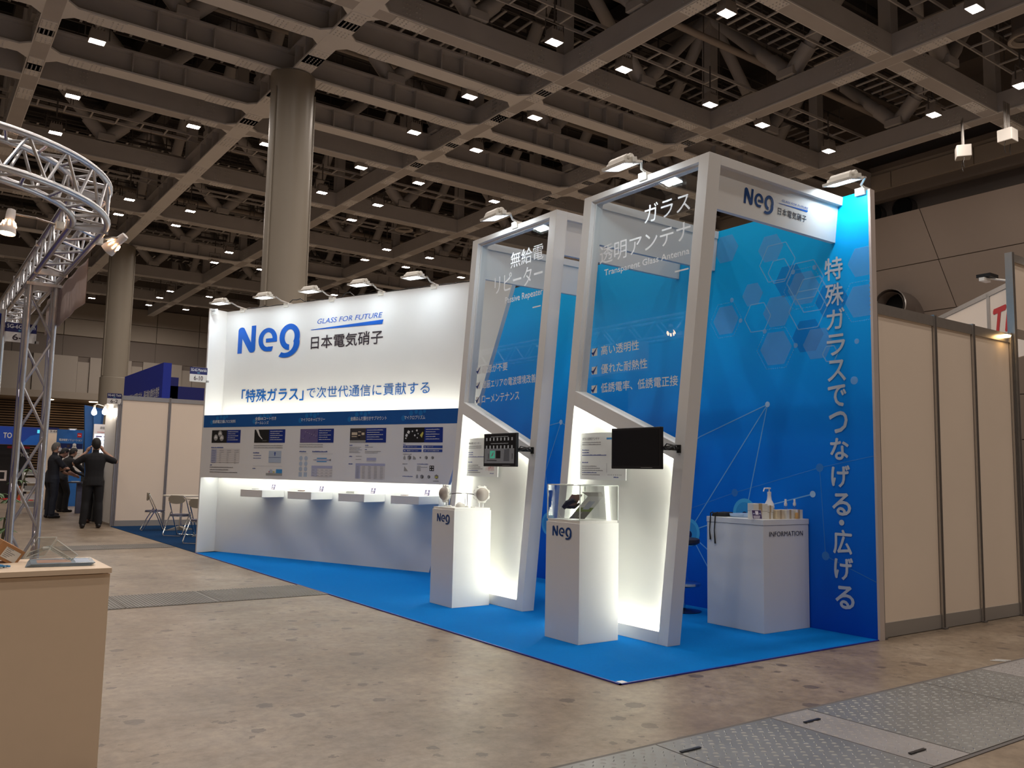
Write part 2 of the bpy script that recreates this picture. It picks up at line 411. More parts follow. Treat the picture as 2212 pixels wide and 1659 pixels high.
LAMPS = [(-0.2, 19.98), (-0.15, 24.12), (-0.14, 27.67), (3.41, 24.17), (5.85, 24.19), (9.41, 24.2), (9.43, 27.81), (3.45, 33.82), (3.53, 36.42), (5.93, 33.84), (6.02, 36.58), (12.0, 30.51), (11.93, 27.84), (11.9, 24.33), (9.32, 16.7), (11.74, 16.69), (9.29, 12.64), (11.72, 12.64), (11.69, 9.03), (9.34, 20.08), (11.79, 20.1), (15.27, 12.7), (17.69, 12.7), (21.17, 12.7), (21.08, 9.03), (21.07, 6.55), (15.45, 24.34), (15.59, 34.11), (18.11, 34.17), (9.52, 39.93), (12.12, 42.62), (9.59, 42.69), (18.14, 36.78), (15.67, 36.75), (21.76, 36.88), (18.22, 46.39), (9.7, 52.35), (9.75, 58.3), (12.16, 52.47), (12.23, 58.3), (9.69, 55.03), (6.15, 58.3)]
OFFL = [(x, y) for x in (-6.0, -.2, 3.4, 9.3, 15.3, 21.1) for y in (-6.5, -2.6, .4, 5.0)]+[(x, y) for x in (-6.0, -.2, 3.4) for y in (9.0, 12.6)]+[(-6, 16.7), (-6, 24.2), (-6, 31), (-6, 40)]
k_ = (11.86-1.255)/(12.3-1.255); LAMPS = [(-3.646+(x+3.646)*k_, -3.9205+(y+3.9205)*k_) for x, y in LAMPS]
rows = sorted(set(round(y/1.3) for _, y in LAMPS))
for r in rows:                                     # cable ladders that carry the lamps, running across the hall
    ys = [y for _, y in LAMPS if round(y/1.3) == r]; yy = sum(ys)/len(ys)+.28
    b = MB(); b.box(-12, 24.5, yy-.02, yy+.02, 12.98, 13.06, STEEL); b.box(-12, 24.5, yy+.58, yy+.62, 12.98, 13.06, STEEL)
    x = -12
    while x < 24.5: b.box(x, x+.05, yy, yy+.6, 12.99, 13.03, STEEL); x += .8
    x = -11.8
    while x < 24: b.box(x, x+.02, yy-.01, yy+.01, 13.06, 15.9, DARKST); b.box(x, x+.02, yy+.59, yy+.61, 13.06, 15.9, DARKST); x += 3.0
    b.build('cable_ladder', roof)
for yy in (3.2, 6.2, 10.6, 14.6, 17.0, 21.9, 26.0, 31.8, 38.0, 44.5, 50.5):    # catwalks with handrails
    b = MB(); b.box(-12, 25, yy, yy+.05, 14.0, 14.12, DARKST); b.box(-12, 25, yy+.85, yy+.9, 14.0, 14.12, DARKST)
    x = -12
    while x < 25: b.box(x, x+.07, yy, yy+.9, 14.02, 14.06, STEEL); x += .45
    for zz in (14.55, 15.05): b.box(-12, 25, yy-.02, yy+.02, zz, zz+.04, DARKST); b.box(-12, 25, yy+.88, yy+.92, zz, zz+.04, DARKST)
    x = -12
    while x < 25: b.box(x, x+.04, yy-.02, yy+.02, 14.1, 15.1, DARKST); b.box(x, x+.04, yy+.88, yy+.92, 14.1, 15.1, DARKST); x += 1.5
    b.build('catwalk', roof)
PIPEM = mat('pipe_paint', (.42, .36, .31), .5, noise=.06)
for yy, zz, r in ((5.1, 13.6, .13), (8.6, 13.4, .07), (11.9, 13.7, .10), (19.3, 13.9, .10), (25.0, 13.8, .14), (30.0, 14.0, .09), (37.5, 13.8, .16), (45.5, 13.8, .12)):
    b = MB(); b.tube([(-12, yy, zz), (24.5, yy, zz)], r, PIPEM, 10); b.build('pipe', roof, smooth=True)
DUCTM = mat('round_duct', (.16, .135, .12), .6, noise=.1); DIFF = mat('diffuser', (.45, .40, .35), .5)
for x, y in ((19.3, 5.6), (17.4, 6.9), (15.2, 31.6), (16.4, 31.9), (11.2, 56.5)):
    d = MB(); d.tube([(x, y, 17.2), (x, y, 12.9)], .34, DUCTM, 18); o = d.build('air_duct', roof, smooth=True)
    e = MB(); e.lathe([(.33, 12.9), (.44, 12.72), (.44, 12.66), (.36, 12.66), (.30, 12.74)], (x, y, 0), DIFF, 24, caps=False); e.build('diffuser_ring', o, smooth=True)
for k in (0, 3, 6):   # large rectangular air ducts up under the deck
    b = MB(); x = -10+k*4.1; b.box(x, x+1.1, -6, 60, 15.95, 16.7, mat('duct_sheet', (.07, .06, .055), .6, noise=.15)); b.build('sheet_metal_duct', roof)

# hall lamps: one master, copied
def hall_lamp():
    t = thing('high_bay_lamp', 'x', 'ceiling lamp', (0, 0, 0), local=True)
    b = MB(); b.hexa([(-.20, -.15, .02), (.20, -.15, .02), (.20, .15, .02), (-.20, .15, .02)], [(-.17, -.13, .26), (.17, -.13, .26), (.17, .13, .26), (-.17, .13, .26)], mat('lamp_casting', (.35, .31, .28), .5))
    for k in range(5): b.box(-.15+k*.07, -.13+k*.07, -.14, .14, .26, .33, MATS['lamp_casting'])
    b.build('housing', t)
    b = MB(); b.quad([(-.18, -.13, .004), (-.18, .13, .004), (.18, .13, .004), (.18, -.13, .004)], HALL_EM); b.build('lamp_glass', t)
    b = MB()
    for q in ((-.20, .20, -.15, -.13), (-.20, .20, .13, .15), (-.20, -.18, -.13, .13), (.18, .20, -.13, .13)): b.box(*q, -.012, .02, MATS['lamp_casting'])
    b.build('rim', t)
    b = MB(); b.tube([(-.28, 0, .1), (-.28, 0, .5), (.28, 0, .5), (.28, 0, .1)], .02, DARKST, 6); b.tube([(0, 0, .5), (0, 0, 1.15)], .025, DARKST, 6); b.build('yoke', t)
    return t
hl = hall_lamp()
first = True
seen = {}
for (x, y) in LAMPS:
    bay = 'end-wall bay' if y > 50 else 'next-to-last bay' if y > 44 else 'bay behind far column' if y > 38 else 'bay before far column' if y > 32 else 'bay behind near column' if y > 21.5 else 'bay beside near column' if y > 15 else 'bay above booth' if y > 10 else 'bay nearest camera'
    side = 'left of columns' if x < 2 else 'just left of column line' if x < 4.5 else 'just right of column line' if x < 8 else 'second aisle, left lamp' if x < 10.6 else 'second aisle, right lamp' if x < 13 else 'third aisle, left lamp' if x < 16.5 else 'third aisle, right lamp' if x < 19 else 'beside right wall'
    k = (bay, side); seen.setdefault(k, []).append((x, y))
for (x, y) in LAMPS+OFFL:
    if first: o = hl; o.location = (x, y, 11.86); first = False
    else: o = dup(hl, (x, y, 11.86))
    if (x, y) in OFFL: o['label'] = 'warm white high-bay lamp under the roof outside the photographed bays'; o['group'] = 'hall lamps beyond the view'; continue
    o['group'] = 'high-bay lamps under the hall roof'
    for (bay, side), L in seen.items():
        if (x, y) in L:
            s = 'roof lamp, %s, %s' % (bay, side)
            if len(L) > 1: s += ', '+(['nearer one', 'farther one'] if len(L) == 2 else ['nearest', 'middle', 'farthest', 'last'])[sorted(L, key=lambda q: q[1]).index((x, y))]
            o['label'] = s
# white speaker boxes hung from the beam at the right
for (x, y, z, rz, lab) in ((21.3, 8.3, 10.95, .6, 'tilted white loudspeaker box hung under the roof beam, left of the pair'), (21.3, 7.05, 11.05, 0, 'upright white loudspeaker box hung under the roof beam, right of the pair')):
    t = thing('hanging_speaker', lab, 'speaker', (x, y, z), local=True, rotz=rz, group='speakers hung from the roof beam')
    b = MB(); b.box(-.2, .2, -.2, .2, -.18, .18, mat('speaker_white', (.5, .47, .43), .5)); b.build('cabinet', t, bevel=.02)
    b = MB()
    for sx in (-.15, -.06, .06, .15): b.tube([(sx, 0, .18), (sx, 0, 1.0)], .02, ALU, 6)
    b.build('suspension_rods', t)
    t['hung_from'] = 'steel_beam'
    b = MB()
    for sx in (-.15, .15): b.tube([(sx, 0, -.18), (sx*1.1, .03, -.38), (sx, 0, -.52)], .008, BLACK, 5)
    b.build('cable', t)

# ================================================================== COLUMNS, HALL WALLS
for (x, y, h, lab) in ((4.45, 18.1, ZB, 'round'), (4.62, 40.9, ZB, 'round')):
    b = MB(); b.lathe([(.58, 5.45), (.58, 11.55), (.60, 11.6), (.60, 11.95), (.52, 12.0)], (x, y, 0), CONC, 48)
    o = struct(b, 'column', smooth=True)
    b = MB(); b.lathe([(.62, 0), (.62, 5.42), (.59, 5.45)], (x, y, 0), CONC, 48); b.build('column_casing', o, smooth=True)
    b = MB()
    for a in (-2.75, -.35): b.tube([(x+.60*math.cos(a), y+.60*math.sin(a), 5.5), (x+.60*math.cos(a), y+.60*math.sin(a), 11.5)], .03, CONC, 8)
    b.build('downpipe', o, smooth=True)
EW = 61.0
WB = mat('wall_upper_concrete', (.40, .345, .285), .75, noise=.06, nscale=.5); WD = mat('wall_dark_band', (.22, .185, .16), .8, noise=.06, nscale=.5); WL = mat('wall_light_panel', (.44, .39, .34), .75, noise=.05, nscale=.5)
b = MB(); b.box(-30, 30, EW+.15, EW+.4, 0, 17.2, WD); wend = struct(b, 'wall_far')
for k in range(17):
    x0 = -25+k*3.0
    for z0, z1 in ((10.05, 11.2), (11.23, 12.4)):
        b = MB(); b.box(x0+.02, x0+2.98, EW, EW+.15, z0, z1, WB); b.build('wall_panel', wend)
    b = MB(); b.box(x0+.015, x0+2.985, EW+.1, EW+.15, 8.62, 10.0, WD); b.build('wall_panel', wend)
for k in range(12):
    x0 = -14.7+k*3.45
    b = MB(); b.box(x0+.75, x0+3.42, EW-.1, EW+.15, 5.9, 8.6, WL); b.build('wall_panel', wend)
    b = MB(); b.box(x0, x0+.72, EW+.02, EW+.15, 5.9, 8.25, WL); b.build('wall_panel', wend)
b = MB(); b.box(-30, 30, EW-3.2, EW+.1, 5.45, 5.9, WB); so = b.build('soffit', wend)
DL = mat('downlight_glow', (1, 1, 1), emit=(1, .75, .5), es=14)
for k, x in enumerate((-6.5, -1.4, 4.2, 6.9, 12.4, 17.8)):
    b = MB(); b.lathe([(.28, 5.42), (.3, 5.46)], (x, EW-1.6, 0), DL, 18); b.build('downlight', so)
SLATM = mat('wood_slat', (.23, .15, .085), .6, noise=.2, nscale=2)
b = MB(); b.box(-30, 30, EW-.02, EW+.05, 0, 5.4, mat('slat_backing', (.03, .022, .016), .9)); b.build('slat_backing', wend)
z = .1; ns = 0
while z < 5.4:
    b = MB(); b.box(-20, 24, EW-.16, EW-.04, z, z+.085, SLATM); b.build('slat', wend); z += .165
SL = mat('slat_light_glow', (1, 1, 1), emit=(1, .62, .28), es=9)
for x in (.2, 7.85, 15.3):
    b = MB(); b.box(x-.28, x+.28, EW-.038, EW-.024, 2.4, 5.35, SL); b.build('strip_light', wend)
# right wall: fascia, dark recess with round openings, leaning panelled wall
b = MB(); b.box(25.0, 25.5, -20, 61, 11.85, 12.6, WB); wr = struct(b, 'wall_right')
for k in range(22):
    y0 = -5+k*2.95
    b = MB(); b.box(24.95, 25.0, y0+.02, y0+2.93, 11.87, 12.45, WB); b.build('wall_panel', wr)
b = MB(); b.box(25.05, 25.4, -20, 61, 11.5, 11.85, WD); b.box(25.0, 34, -20, 61, 12.6, 12.8, WD); b.box(26.2, 26.5, -20, 61, 12.8, 17.3, WD); b.box(24.9, 26.3, -20, 61, 15.5, 17.2, WD); b.box(25.9, 26.2, -20, 61, 10.6, 11.85, WD); b.build('recess', wr)
HOLE = mat('opening_black', (.004, .004, .004), 1)
for y in (13.75, 12.55):
    b = MB(); b.lathe([(.40, 25.55), (.40, 25.9), (.36, 25.9), (.36, 25.62)], (0, y+.1, 11.2), DARKST, 26, axis=0, caps=False); b.lathe([(.36, 25.56), (.36, 25.60)], (0, y+.1, 11.2), HOLE, 26, axis=0); b.build('round_opening', wr, smooth=True)
SLW = mat('leaning_wall_panel', (.36, .30, .26), .7, noise=.05, nscale=.6)
kx = .728
SLW = SLW; zs = [10.83, 9.19, 7.60, 6.05, 4.5, 2.9, 1.3, 0]
b = MB(); b.prism([(25.2, -20, 10.86), (25.2+.1+kx*10.86+.2, -20, 0), (34, -20, 0), (34, -20, 10.86)], (0, 81, 0), WD); b.build('wall_core', wr)
for i in range(len(zs)-1):
    for k in range(-3, 9):
        y0 = 11.7-5.9*4+5.9*k+0
        X0 = 25.0+kx*(10.83-zs[i]); X1 = 25.0+kx*(10.83-zs[i+1]); g = .015
        b = MB(); b.hexa([(X1, y0+g, zs[i+1]+g), (X1+.15, y0+g, zs[i+1]+g), (X1+.15, y0+5.9-g, zs[i+1]+g), (X1, y0+5.9-g, zs[i+1]+g)],
                         [(X0, y0+g, zs[i]-g), (X0+.15, y0+g, zs[i]-g), (X0+.15, y0+5.9-g, zs[i]-g), (X0, y0+5.9-g, zs[i]-g)], SLW); b.build('wall_panel', wr)
HY, HZ = 13.55, 8.1; HX = 25.0+kx*(10.83-HZ)
b = MB(); b.lathe([(.62, HX-.9), (.62, HX+1.2), (.54, HX+1.2), (.54, HX-.9)], (0, HY, HZ-.35), mat('hood', (.20, .165, .145), .6), 28, axis=0, caps=False)
b.lathe([(.54, HX-.3), (.54, HX-.25)], (0, HY, HZ-.35), HOLE, 28, axis=0); b.lathe([(.63, HX-.93), (.66, HX-.9), (.63, HX-.86)], (0, HY, HZ-.35), ALU, 28, axis=0, caps=False); b.build('air_intake_hood', wr, smooth=True)
b = MB(); b.prism([(HX-.25, HY-.62, HZ-.35), (HX-.25, HY+.62, HZ-.35), (HX+1.3, HY+.75, HZ-2.6), (HX+1.3, HY-.75, HZ-2.6)], (1.0, 0, .0), mat('hood', (1, 1, 1))); b.build('hood_skirt', wr)

# ================================================================== THE BOOTH
CARP = mat('blue_carpet', (.0, .16, .52), .95, noise=.10, nscale=60, bump=.3, bscale=400, spec=.1)
CARPN = mat('navy_carpet', (.004, .035, .105), .95, noise=.12, nscale=60, bump=.3, bscale=400, spec=.1)
b = MB(); b.prism([(0, 0, .0005), (2.746, 0, .0005), (2.746, 9.02, .0005), (0, 9.02, .0005)], (0, 0, .006), CARP)
carpet = tag(b.build('booth_carpet'), 'bright blue carpet under the white and blue booth', 'carpet')
b = MB(); EDGE = mat('edging_tape', (.02, .03, .30), .35)
b.box(-.012, .0, -.012, 9.02, .0005, .009, EDGE); b.box(-.012, 2.74, -.012, .0, .0005, .009, EDGE); b.build('edge_tape', carpet, 'violet-blue edging tape')
b = MB(); b.box(.01, .06, .0, .05, .0065, .009, TAPE); b.build('corner_tape', carpet, 'white tape at the front corner')

# ---- blue printed back wall
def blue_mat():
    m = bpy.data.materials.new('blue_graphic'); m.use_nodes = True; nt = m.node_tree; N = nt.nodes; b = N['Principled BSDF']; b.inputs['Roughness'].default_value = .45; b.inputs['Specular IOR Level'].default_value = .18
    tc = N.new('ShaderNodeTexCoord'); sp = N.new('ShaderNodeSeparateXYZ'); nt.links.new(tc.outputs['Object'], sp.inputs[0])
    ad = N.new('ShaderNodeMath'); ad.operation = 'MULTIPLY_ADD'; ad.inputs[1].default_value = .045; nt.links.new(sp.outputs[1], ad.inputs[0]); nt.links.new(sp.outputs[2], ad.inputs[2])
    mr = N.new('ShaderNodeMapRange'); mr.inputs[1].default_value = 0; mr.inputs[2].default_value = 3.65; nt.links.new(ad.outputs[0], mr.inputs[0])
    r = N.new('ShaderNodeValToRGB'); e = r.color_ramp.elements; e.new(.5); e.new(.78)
    for k, (p, c) in enumerate(((0, (.0, .07, .52)), (.42, (.0, .20, .80)), (.72, (.0, .38, .95)), (1, (.001, .50, 1)))): e[k].position = p; e[k].color = (*c, 1)  # printed gradient, with the spotlight's brightening of the top painted into the stops
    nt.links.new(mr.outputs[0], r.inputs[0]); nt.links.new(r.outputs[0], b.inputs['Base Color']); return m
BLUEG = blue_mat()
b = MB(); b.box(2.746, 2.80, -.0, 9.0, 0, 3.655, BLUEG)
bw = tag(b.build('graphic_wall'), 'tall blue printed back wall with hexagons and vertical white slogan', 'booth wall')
b = MB(); b.box(2.744, 2.81, -.02, .0, 0, 3.66, mat('edge_trim', (.55, .47, .43), .5)); b.build('edge_trim', bw)
fb = FX(2.746)     # u = -y, so a = -y
HEXF = mat('print_hexagon', (.22, .50, .80), .4, alpha=.33); HEXL = mat('print_hex_line', (.35, .70, .95), .4, alpha=.42); DOTM = mat('print_dot', (.30, .60, .90), .4, alpha=.5)
NETL = mat('print_net_line', (.20, .52, .90), .4, alpha=.8); NETD = mat('print_net_dot', (.40, .62, .88), .4); HEXD = mat('print_hex_dash', (.30, .62, .92), .4, alpha=.35)
SHADE = mat('print_deep_hexagon', (.0, .16, .60), .4, alpha=.3)
def hexpts(y, z, r, rot=0):
    P = [(-y+r*math.cos(PI/3*k+rot), z+r*math.sin(PI/3*k+rot)) for k in range(6)]; Q = []
    for p, q in zip(P, P[1:]+P[:1]):     # cut at the wall edge
        if p[0] <= -.004: Q.append(p)
        if (p[0] <= -.004) != (q[0] <= -.004): t = (-.004-p[0])/(q[0]-p[0]); Q.append((-.004, p[1]+t*(q[1]-p[1])))
    return Q
g = MB()
for (y, z, r) in ((.935, 2.425, .172), (.915, 2.76, .158), (.635, 2.93, .165), (1.51, 2.76, .155), (1.19, 2.96, .12), (.08, 2.73, .15), (.06, 3.06, .14), (1.50, 3.46, .15), (.98, 3.36, .14), (.50, 2.42, .15)):
    poly(g, fb, hexpts(y, z, r), HEXF, .001)
for (y, z, r) in ((.60, 2.50, .16), (.36, 2.78, .16), (.78, 3.02, .16)): poly(g, fb, hexpts(y, z, r), SHADE, .0008)
def hexoutline(y, z, r, w, m):
    P = hexpts(y, z, r)
    for k in range(len(P)): line(g, fb, P[k], P[(k+1) % len(P)], w, m, .0016)
for (y, z, r) in ((.91, 3.215, .195), (.89, 3.13, .12), (.595, 2.735, .195), (1.135, 2.735, .15), (.38, 2.32, .075), (.62, 3.0, .19), (.55, 2.86, .17)): hexoutline(y, z, r, .009, HEXL)
def hexdash(y, z, r):
    P = hexpts(y, z, r)
    for k in range(len(P)):
        p = Vector(P[k]); q = Vector(P[(k+1) % len(P)])
        for j in range(9): line(g, fb, p.lerp(q, j/9), p.lerp(q, (j+.5)/9), .007, HEXD, .0016)
for (y, z, r) in ((.935, 2.425, .21), (1.51, 2.76, .19), (.635, 2.93, .205), (.08, 2.73, .19)): hexdash(y, z, r)
for (y, z) in ((.741, 3.094), (1.433, 2.946), (1.33, 2.732), (.723, 2.428), (.129, 2.398), (1.055, 2.595), (.519, 3.095)): disc(g, fb, (-y, z), .022, DOTM, .0018)
disc(g, fb, (-.16, 2.074), .034, DOTM, .0018)
for p, q in (((1.032, 1.921), (1.841, 1.645)), ((1.032, 1.921), (1.95, .76)), ((1.032, 1.921), (1.28, .96)), ((.573, 1.127), (1.28, .95)), ((1.28, .94), (1.98, .72)), ((1.97, .70), (1.55, .44)), ((1.97, .70), (1.45, -.0)),
             ((1.841, 1.645), (2.6, 1.2)), ((2.6, 1.2), (1.97, .70)), ((4.013, 1.867), (4.302, 1.272)), ((4.013, 1.867), (4.5, 1.8)), ((4.175, .561), (4.30, 1.27)), ((3.2, 1.5), (4.013, 1.867)), ((3.2, 1.5), (2.6, 1.2))):
    line(g, fb, (-p[0], p[1]), (-q[0], q[1]), .010, NETL, .0016)
FNT = mat('print_faint_line', (.08, .34, .78), .4, alpha=.5)
for p, q in (((.501, 1.353), (1.414, 1.114)), ((.501, 1.353), (.458, .617)), ((.501, 1.353), (.0, 1.45)), ((1.414, 1.114), (2.1, .9)), ((.458, .617), (.0, .45)), ((1.95, .2), (2.3, .6))): line(g, fb, (-p[0], p[1]), (-q[0], q[1]), .006, FNT, .0014)
for (y, z) in ((.501, 1.353), (.458, .617), (1.414, 1.114)): disc(g, fb, (-y, z), .036, FNT, .0015)
for (y, z, r) in ((1.032, 1.921, .026), (.573, 1.127, .028), (4.013, 1.867, .03), (2.6, 1.2, .03), (3.2, 1.5, .03)): disc(g, fb, (-y, z), r, NETD, .0022)
CY = mat('print_cyan_disc', (.06, .42, .78), .4); CY2 = mat('print_cyan_inner', (.03, .30, .66), .4)
for (y, z) in ((1.30, .93), (1.98, .71), (4.22, .66)): disc(g, fb, (-y, z), .135, CY, .0024, 32); disc(g, fb, (-y, z), .10, CY2, .0027, 32); disc(g, fb, (-y, z-.02), .035, NAVY, .003, 20)
g.build('printed_pattern', bw)
g = MB(); SLOG = mat('print_slogan', (.52, .58, .66), .45)
for ch, (y, z) in zip('特殊ガラスでつなげる・広げる', ((.332, 3.048), (.328, 2.823), (.322, 2.612), (.322, 2.39), (.320, 2.169), (.320, 1.957), (.314, 1.733), (.308, 1.51), (.302, 1.283), (.298, 1.052), (.300, .902), (.296, .745), (.290, .528), (.284, .298))):
    h = .02 if ch == '・' else .096 if ch in '特殊広' else .088; w = h if ch == '・' else .088
    if ch == '・': disc(g, fb, (-y, z), .024, SLOG, .004); continue
    text(g, fb, ch, -y-w, -y+w, z-h, z+h, SLOG, .028 if z < 2.0 else .018)
g.build('slogan_lettering', bw, 'white vertical Japanese slogan')

# ---- white angled wall with the poster band
wd = Vector((.376, -.927, 0)).normalized(); wn = Vector((-wd.y*-1*-1, 0, 0)); wn = Vector((wd.y, -wd.x, 0)); wo = Vector((1.821, 5.43, 0))
fw = Fr(wo, wd, wn); OFF = .32; ff = Fr(wo+wn*OFF, wd, wn)
b = MB()
def wprism(mb, fr, pts, c0, c1, m): mb.prism([fr.p(a, z, c0) for a, z in pts], fr.n*(c1-c0), m)
wprism(b, fw, [(-4.22, .0066), (0, .0066), (1.17, 3.62), (-4.22, 3.62)], -.08, 0, WHITE)
ww = tag(b.build('white_wall'), 'white angled booth wall with big blue company mark and slogan', 'booth wall')
b = MB(); slab(b, fw, -4.04, -4.02, .0066, 3.62, 0, OFF, WHITE); slab(b, fw, -4.24, -4.02, .0066, 3.62, -.08, .02, WHITE)
b.build('side_return', ww, bevel=.002)
b = MB(); slab(b, fw, -4.045, -4.04, .0066, 3.62, -.05, OFF+.002, mat('edge_trim', (1, 1, 1))); b.build('edge_trim', ww)
g = MB()
neg_logo(g, fw, -3.745, 2.955, .405, LOGOB, w=1.31)
b0 = 3.27
text(g, fw, 'GLASS FOR FUTURE', -2.10, -.90, 3.285, 3.355, LOGOB, 0, shear=.25)
poly(g, fw, [(-2.22, 3.205), (-.90, 3.195), (-.88, 3.255), (-2.22, 3.213)], LOGOB, .004)
text(g, fw, '日本電気硝子', -2.21, -.88, 2.93, 3.115, INK, .012)
text(g, fw, '「特殊ガラス」', -3.60, -2.31, 2.215, 2.405, mat('slogan_blue', (.005, .12, .45), .4), .022)
text(g, fw, 'で次世代通信に貢献する', -2.25, -.07, 2.235, 2.395, MATS['slogan_blue'], -.012)
g.build('wall_lettering', ww)
# poster band
b = MB()
PB = mat('poster_board', (.74, .74, .74), .42, noise=.01)
wprism(b, ff, [(-4.02, 1.10), (.50, 1.10), (.80, 2.01), (-4.02, 2.01)], -.05, 0, PB)
band = b.build('poster_band', ww)
g = MB(); poly(g, ff, [(-4.02, 1.83), (.74, 1.83), (.80, 2.01), (-4.02, 2.01)], BANDB, .001)
HEAD = mat('print_head_white', (.75, .80, .85), .45)
T = [('低誘電正接LTCC材料', -3.82, -3.318, 1.888, 1.935), ('全面ARコート付き', -2.91, -2.485, 1.918, 1.966), ('ボールレンズ', -2.908, -2.632, 1.862, 1.906), ('マイクロキャピラリー', -2.003, -1.556, 1.888, 1.935), ('金錫はんだ膜付きサブマウント', -1.10, -.489, 1.886, 1.938), ('マイクロプリズム', -.203, .124, 1.888, 1.936)]
for s_, a0, a1, z0, z1 in T: text(g, ff, s_, a0, a1, z0, z1, HEAD, .015)
CIR = mat('print_band_circle', (.004, .16, .46), .45)
for c in (-3.84, -2.93, -2.02, -1.12, -.22):
    disc(g, ff, (c, 1.905), .035, CIR, .0015)
    for k, (dx, dz, r) in enumerate(((.12, .06, .03), (.2, .075, .026), (.27, .06, .032), (.33, .08, .022))): disc(g, ff, (c+dx, 1.905+dz), r, CIR, .0014)
PICB = mat('photo_black', (.012, .012, .013), .35); PNAV = mat('photo_navy', (.003, .025, .22), .4); PVIO = mat('photo_violet', (.14, .11, .25), .4); PGRY = mat('photo_grey', (.045, .04, .045), .4)
PW = mat('photo_white', (.7, .7, .68), .5); PSK = mat('photo_lilac', (.40, .42, .60), .5); TBL = mat('table_tint', (.46, .48, .62), .5); LBL = mat('table_light', (.66, .64, .64), .5); GRY = mat('print_grey', (.20, .20, .22), .5); LBLUE = mat('print_light_blue', (.42, .50, .62), .5)
DB = mat('print_dark_blue', (.02, .06, .30), .5); YEL = mat('photo_yellow', (.55, .50, .10), .5); MG = mat('print_mid_grey', (.32, .32, .31), .5); TAN = mat('photo_tan', (.62, .52, .38), .5); SKY = mat('print_sky', (.05, .28, .62), .5)
pics = [(-3.82, -3.49, PICB), (-2.91, -2.612, PICB), (-2.005, -1.675, PVIO), (-1.10, -.83, PGRY), (-.205, .118, PICB)]
ends = [-3.20, -2.295, -1.388, -.49, .399]
for (a0, a1, m), e in zip(pics, ends): rect(g, ff, a0, a1, 1.603, 1.787, m, .002); rect(g, ff, a1, e, 1.603, 1.787, PNAV, .002)
for (x, z) in ((-3.64, 1.735), (-3.73, 1.68), (-3.60, 1.675)):   # three dishes of powder
    disc(g, ff, (x, z), .045, MG, .0025); poly(g, ff, [(x-.04, z-.012), (x+.04, z-.012), (x, z+.035)], PW, .003)
poly(g, ff, [(-2.88, 1.787), (-2.83, 1.787), (-2.79, 1.70), (-2.74, 1.655), (-2.75, 1.65), (-2.82, 1.70)], PW, .003)
for k in range(5): line(g, ff, (-2.74+k*.018, 1.625), (-2.73+k*.018, 1.64), .004, MG)
for k in range(7): line(g, ff, (-1.97+k*.045, 1.64+(k*37 % 11)*.01), (-1.955+k*.045, 1.67+(k*37 % 11)*.01), .005, mat('photo_violet_dark', (.04, .03, .09), .4)); disc(g, ff, (-1.95+k*.04, 1.66+(k*53 % 9)*.011), .004, PW)
for (x0, x1, z0, z1) in ((-1.07, -.975, 1.70, 1.735), (-1.07, -.98, 1.675, 1.685), (-.96, -.91, 1.735, 1.745), (-.96, -.92, 1.69, 1.70), (-.90, -.852, 1.70, 1.73)): rect(g, ff, x0, x1, z0, z1, TAN, .003)
rect(g, ff, -1.10, -.83, 1.603, 1.632, MG, .0025); rect(g, ff, -.957, -.925, 1.655, 1.685, PICB, .003)
for (x, z, r) in ((-.13, 1.73, .024), (-.16, 1.69, .022), (-.07, 1.74, .012), (.0, 1.75, .015), (-.03, 1.69, .014), (.02, 1.71, .010), (.01, 1.66, .010), (-.17, 1.655, .012)): poly(g, ff, [(x-r, z-r*.3), (x+r*.4, z-r), (x+r, z+r*.4), (x-r*.3, z+r)], PW, .003)
poly(g, ff, [(.05, 1.69), (.08, 1.66), (.105, 1.72), (.09, 1.735)], YEL, .003)
for a0, e in zip((-3.47, -2.59, -1.655, -.81, .14), ends):
    for k in range(5): scrib(g, ff, a0, e-.05-(k % 2)*.06, 1.757-k*.029, .010, PW)
# column texts: heading, lines, tables
scrib(g, ff, -3.82, -3.55, 1.528, .015, DB)
rect(g, ff, -3.815, -3.69, 1.322, 1.511, TBL, .002); rect(g, ff, -3.69, -3.20, 1.322, 1.511, LBL, .002)
for r in range(8):
    line(g, ff, (-3.815, 1.511-r*.027), (-3.2, 1.511-r*.027), .0025, MG, .0025)
    scrib(g, ff, -3.80, -3.71, 1.492-r*.0255, .007, DB)
    for c in range(3): scrib(g, ff, -3.63+c*.16, -3.59+c*.16+(.05 if r < 2 else 0), 1.492-r*.0255, .007, GRY)
scrib(g, ff, -3.825, -3.78, 1.275, .014, DB)
for k, e in enumerate((-3.32, -3.42, -3.225)): scrib(g, ff, -3.825, e, 1.246-k*.035, .010, INK)
for k in range(2): scrib(g, ff, -2.91, -2.33, 1.558-k*.029, .011, GRY)
scrib(g, ff, -2.915, -2.79, 1.455, .016, DB); scrib(g, ff, -2.91, -2.75, 1.42, .010, DB); scrib(g, ff, -2.91, -2.75, 1.385, .010, DB)
rect(g, ff, -2.60, -2.355, 1.328, 1.492, LBLUE, .002); line(g, ff, (-2.6, 1.40), (-2.355, 1.40), .004, DB)
poly(g, ff, [(-2.477, 1.48), (-2.455, 1.455), (-2.468, 1.455), (-2.468, 1.425), (-2.486, 1.425), (-2.486, 1.455), (-2.499, 1.455)], DB, .003)
line(g, ff, (-2.91, 1.28), (-2.33, 1.28), .002, MG); scrib(g, ff, -2.915, -2.85, 1.238, .014, DB)
rect(g, ff, -2.64, -2.32, 1.152, 1.184, MG, .002); rect(g, ff, -2.442, -2.322, 1.186, 1.24, SKY, .002)
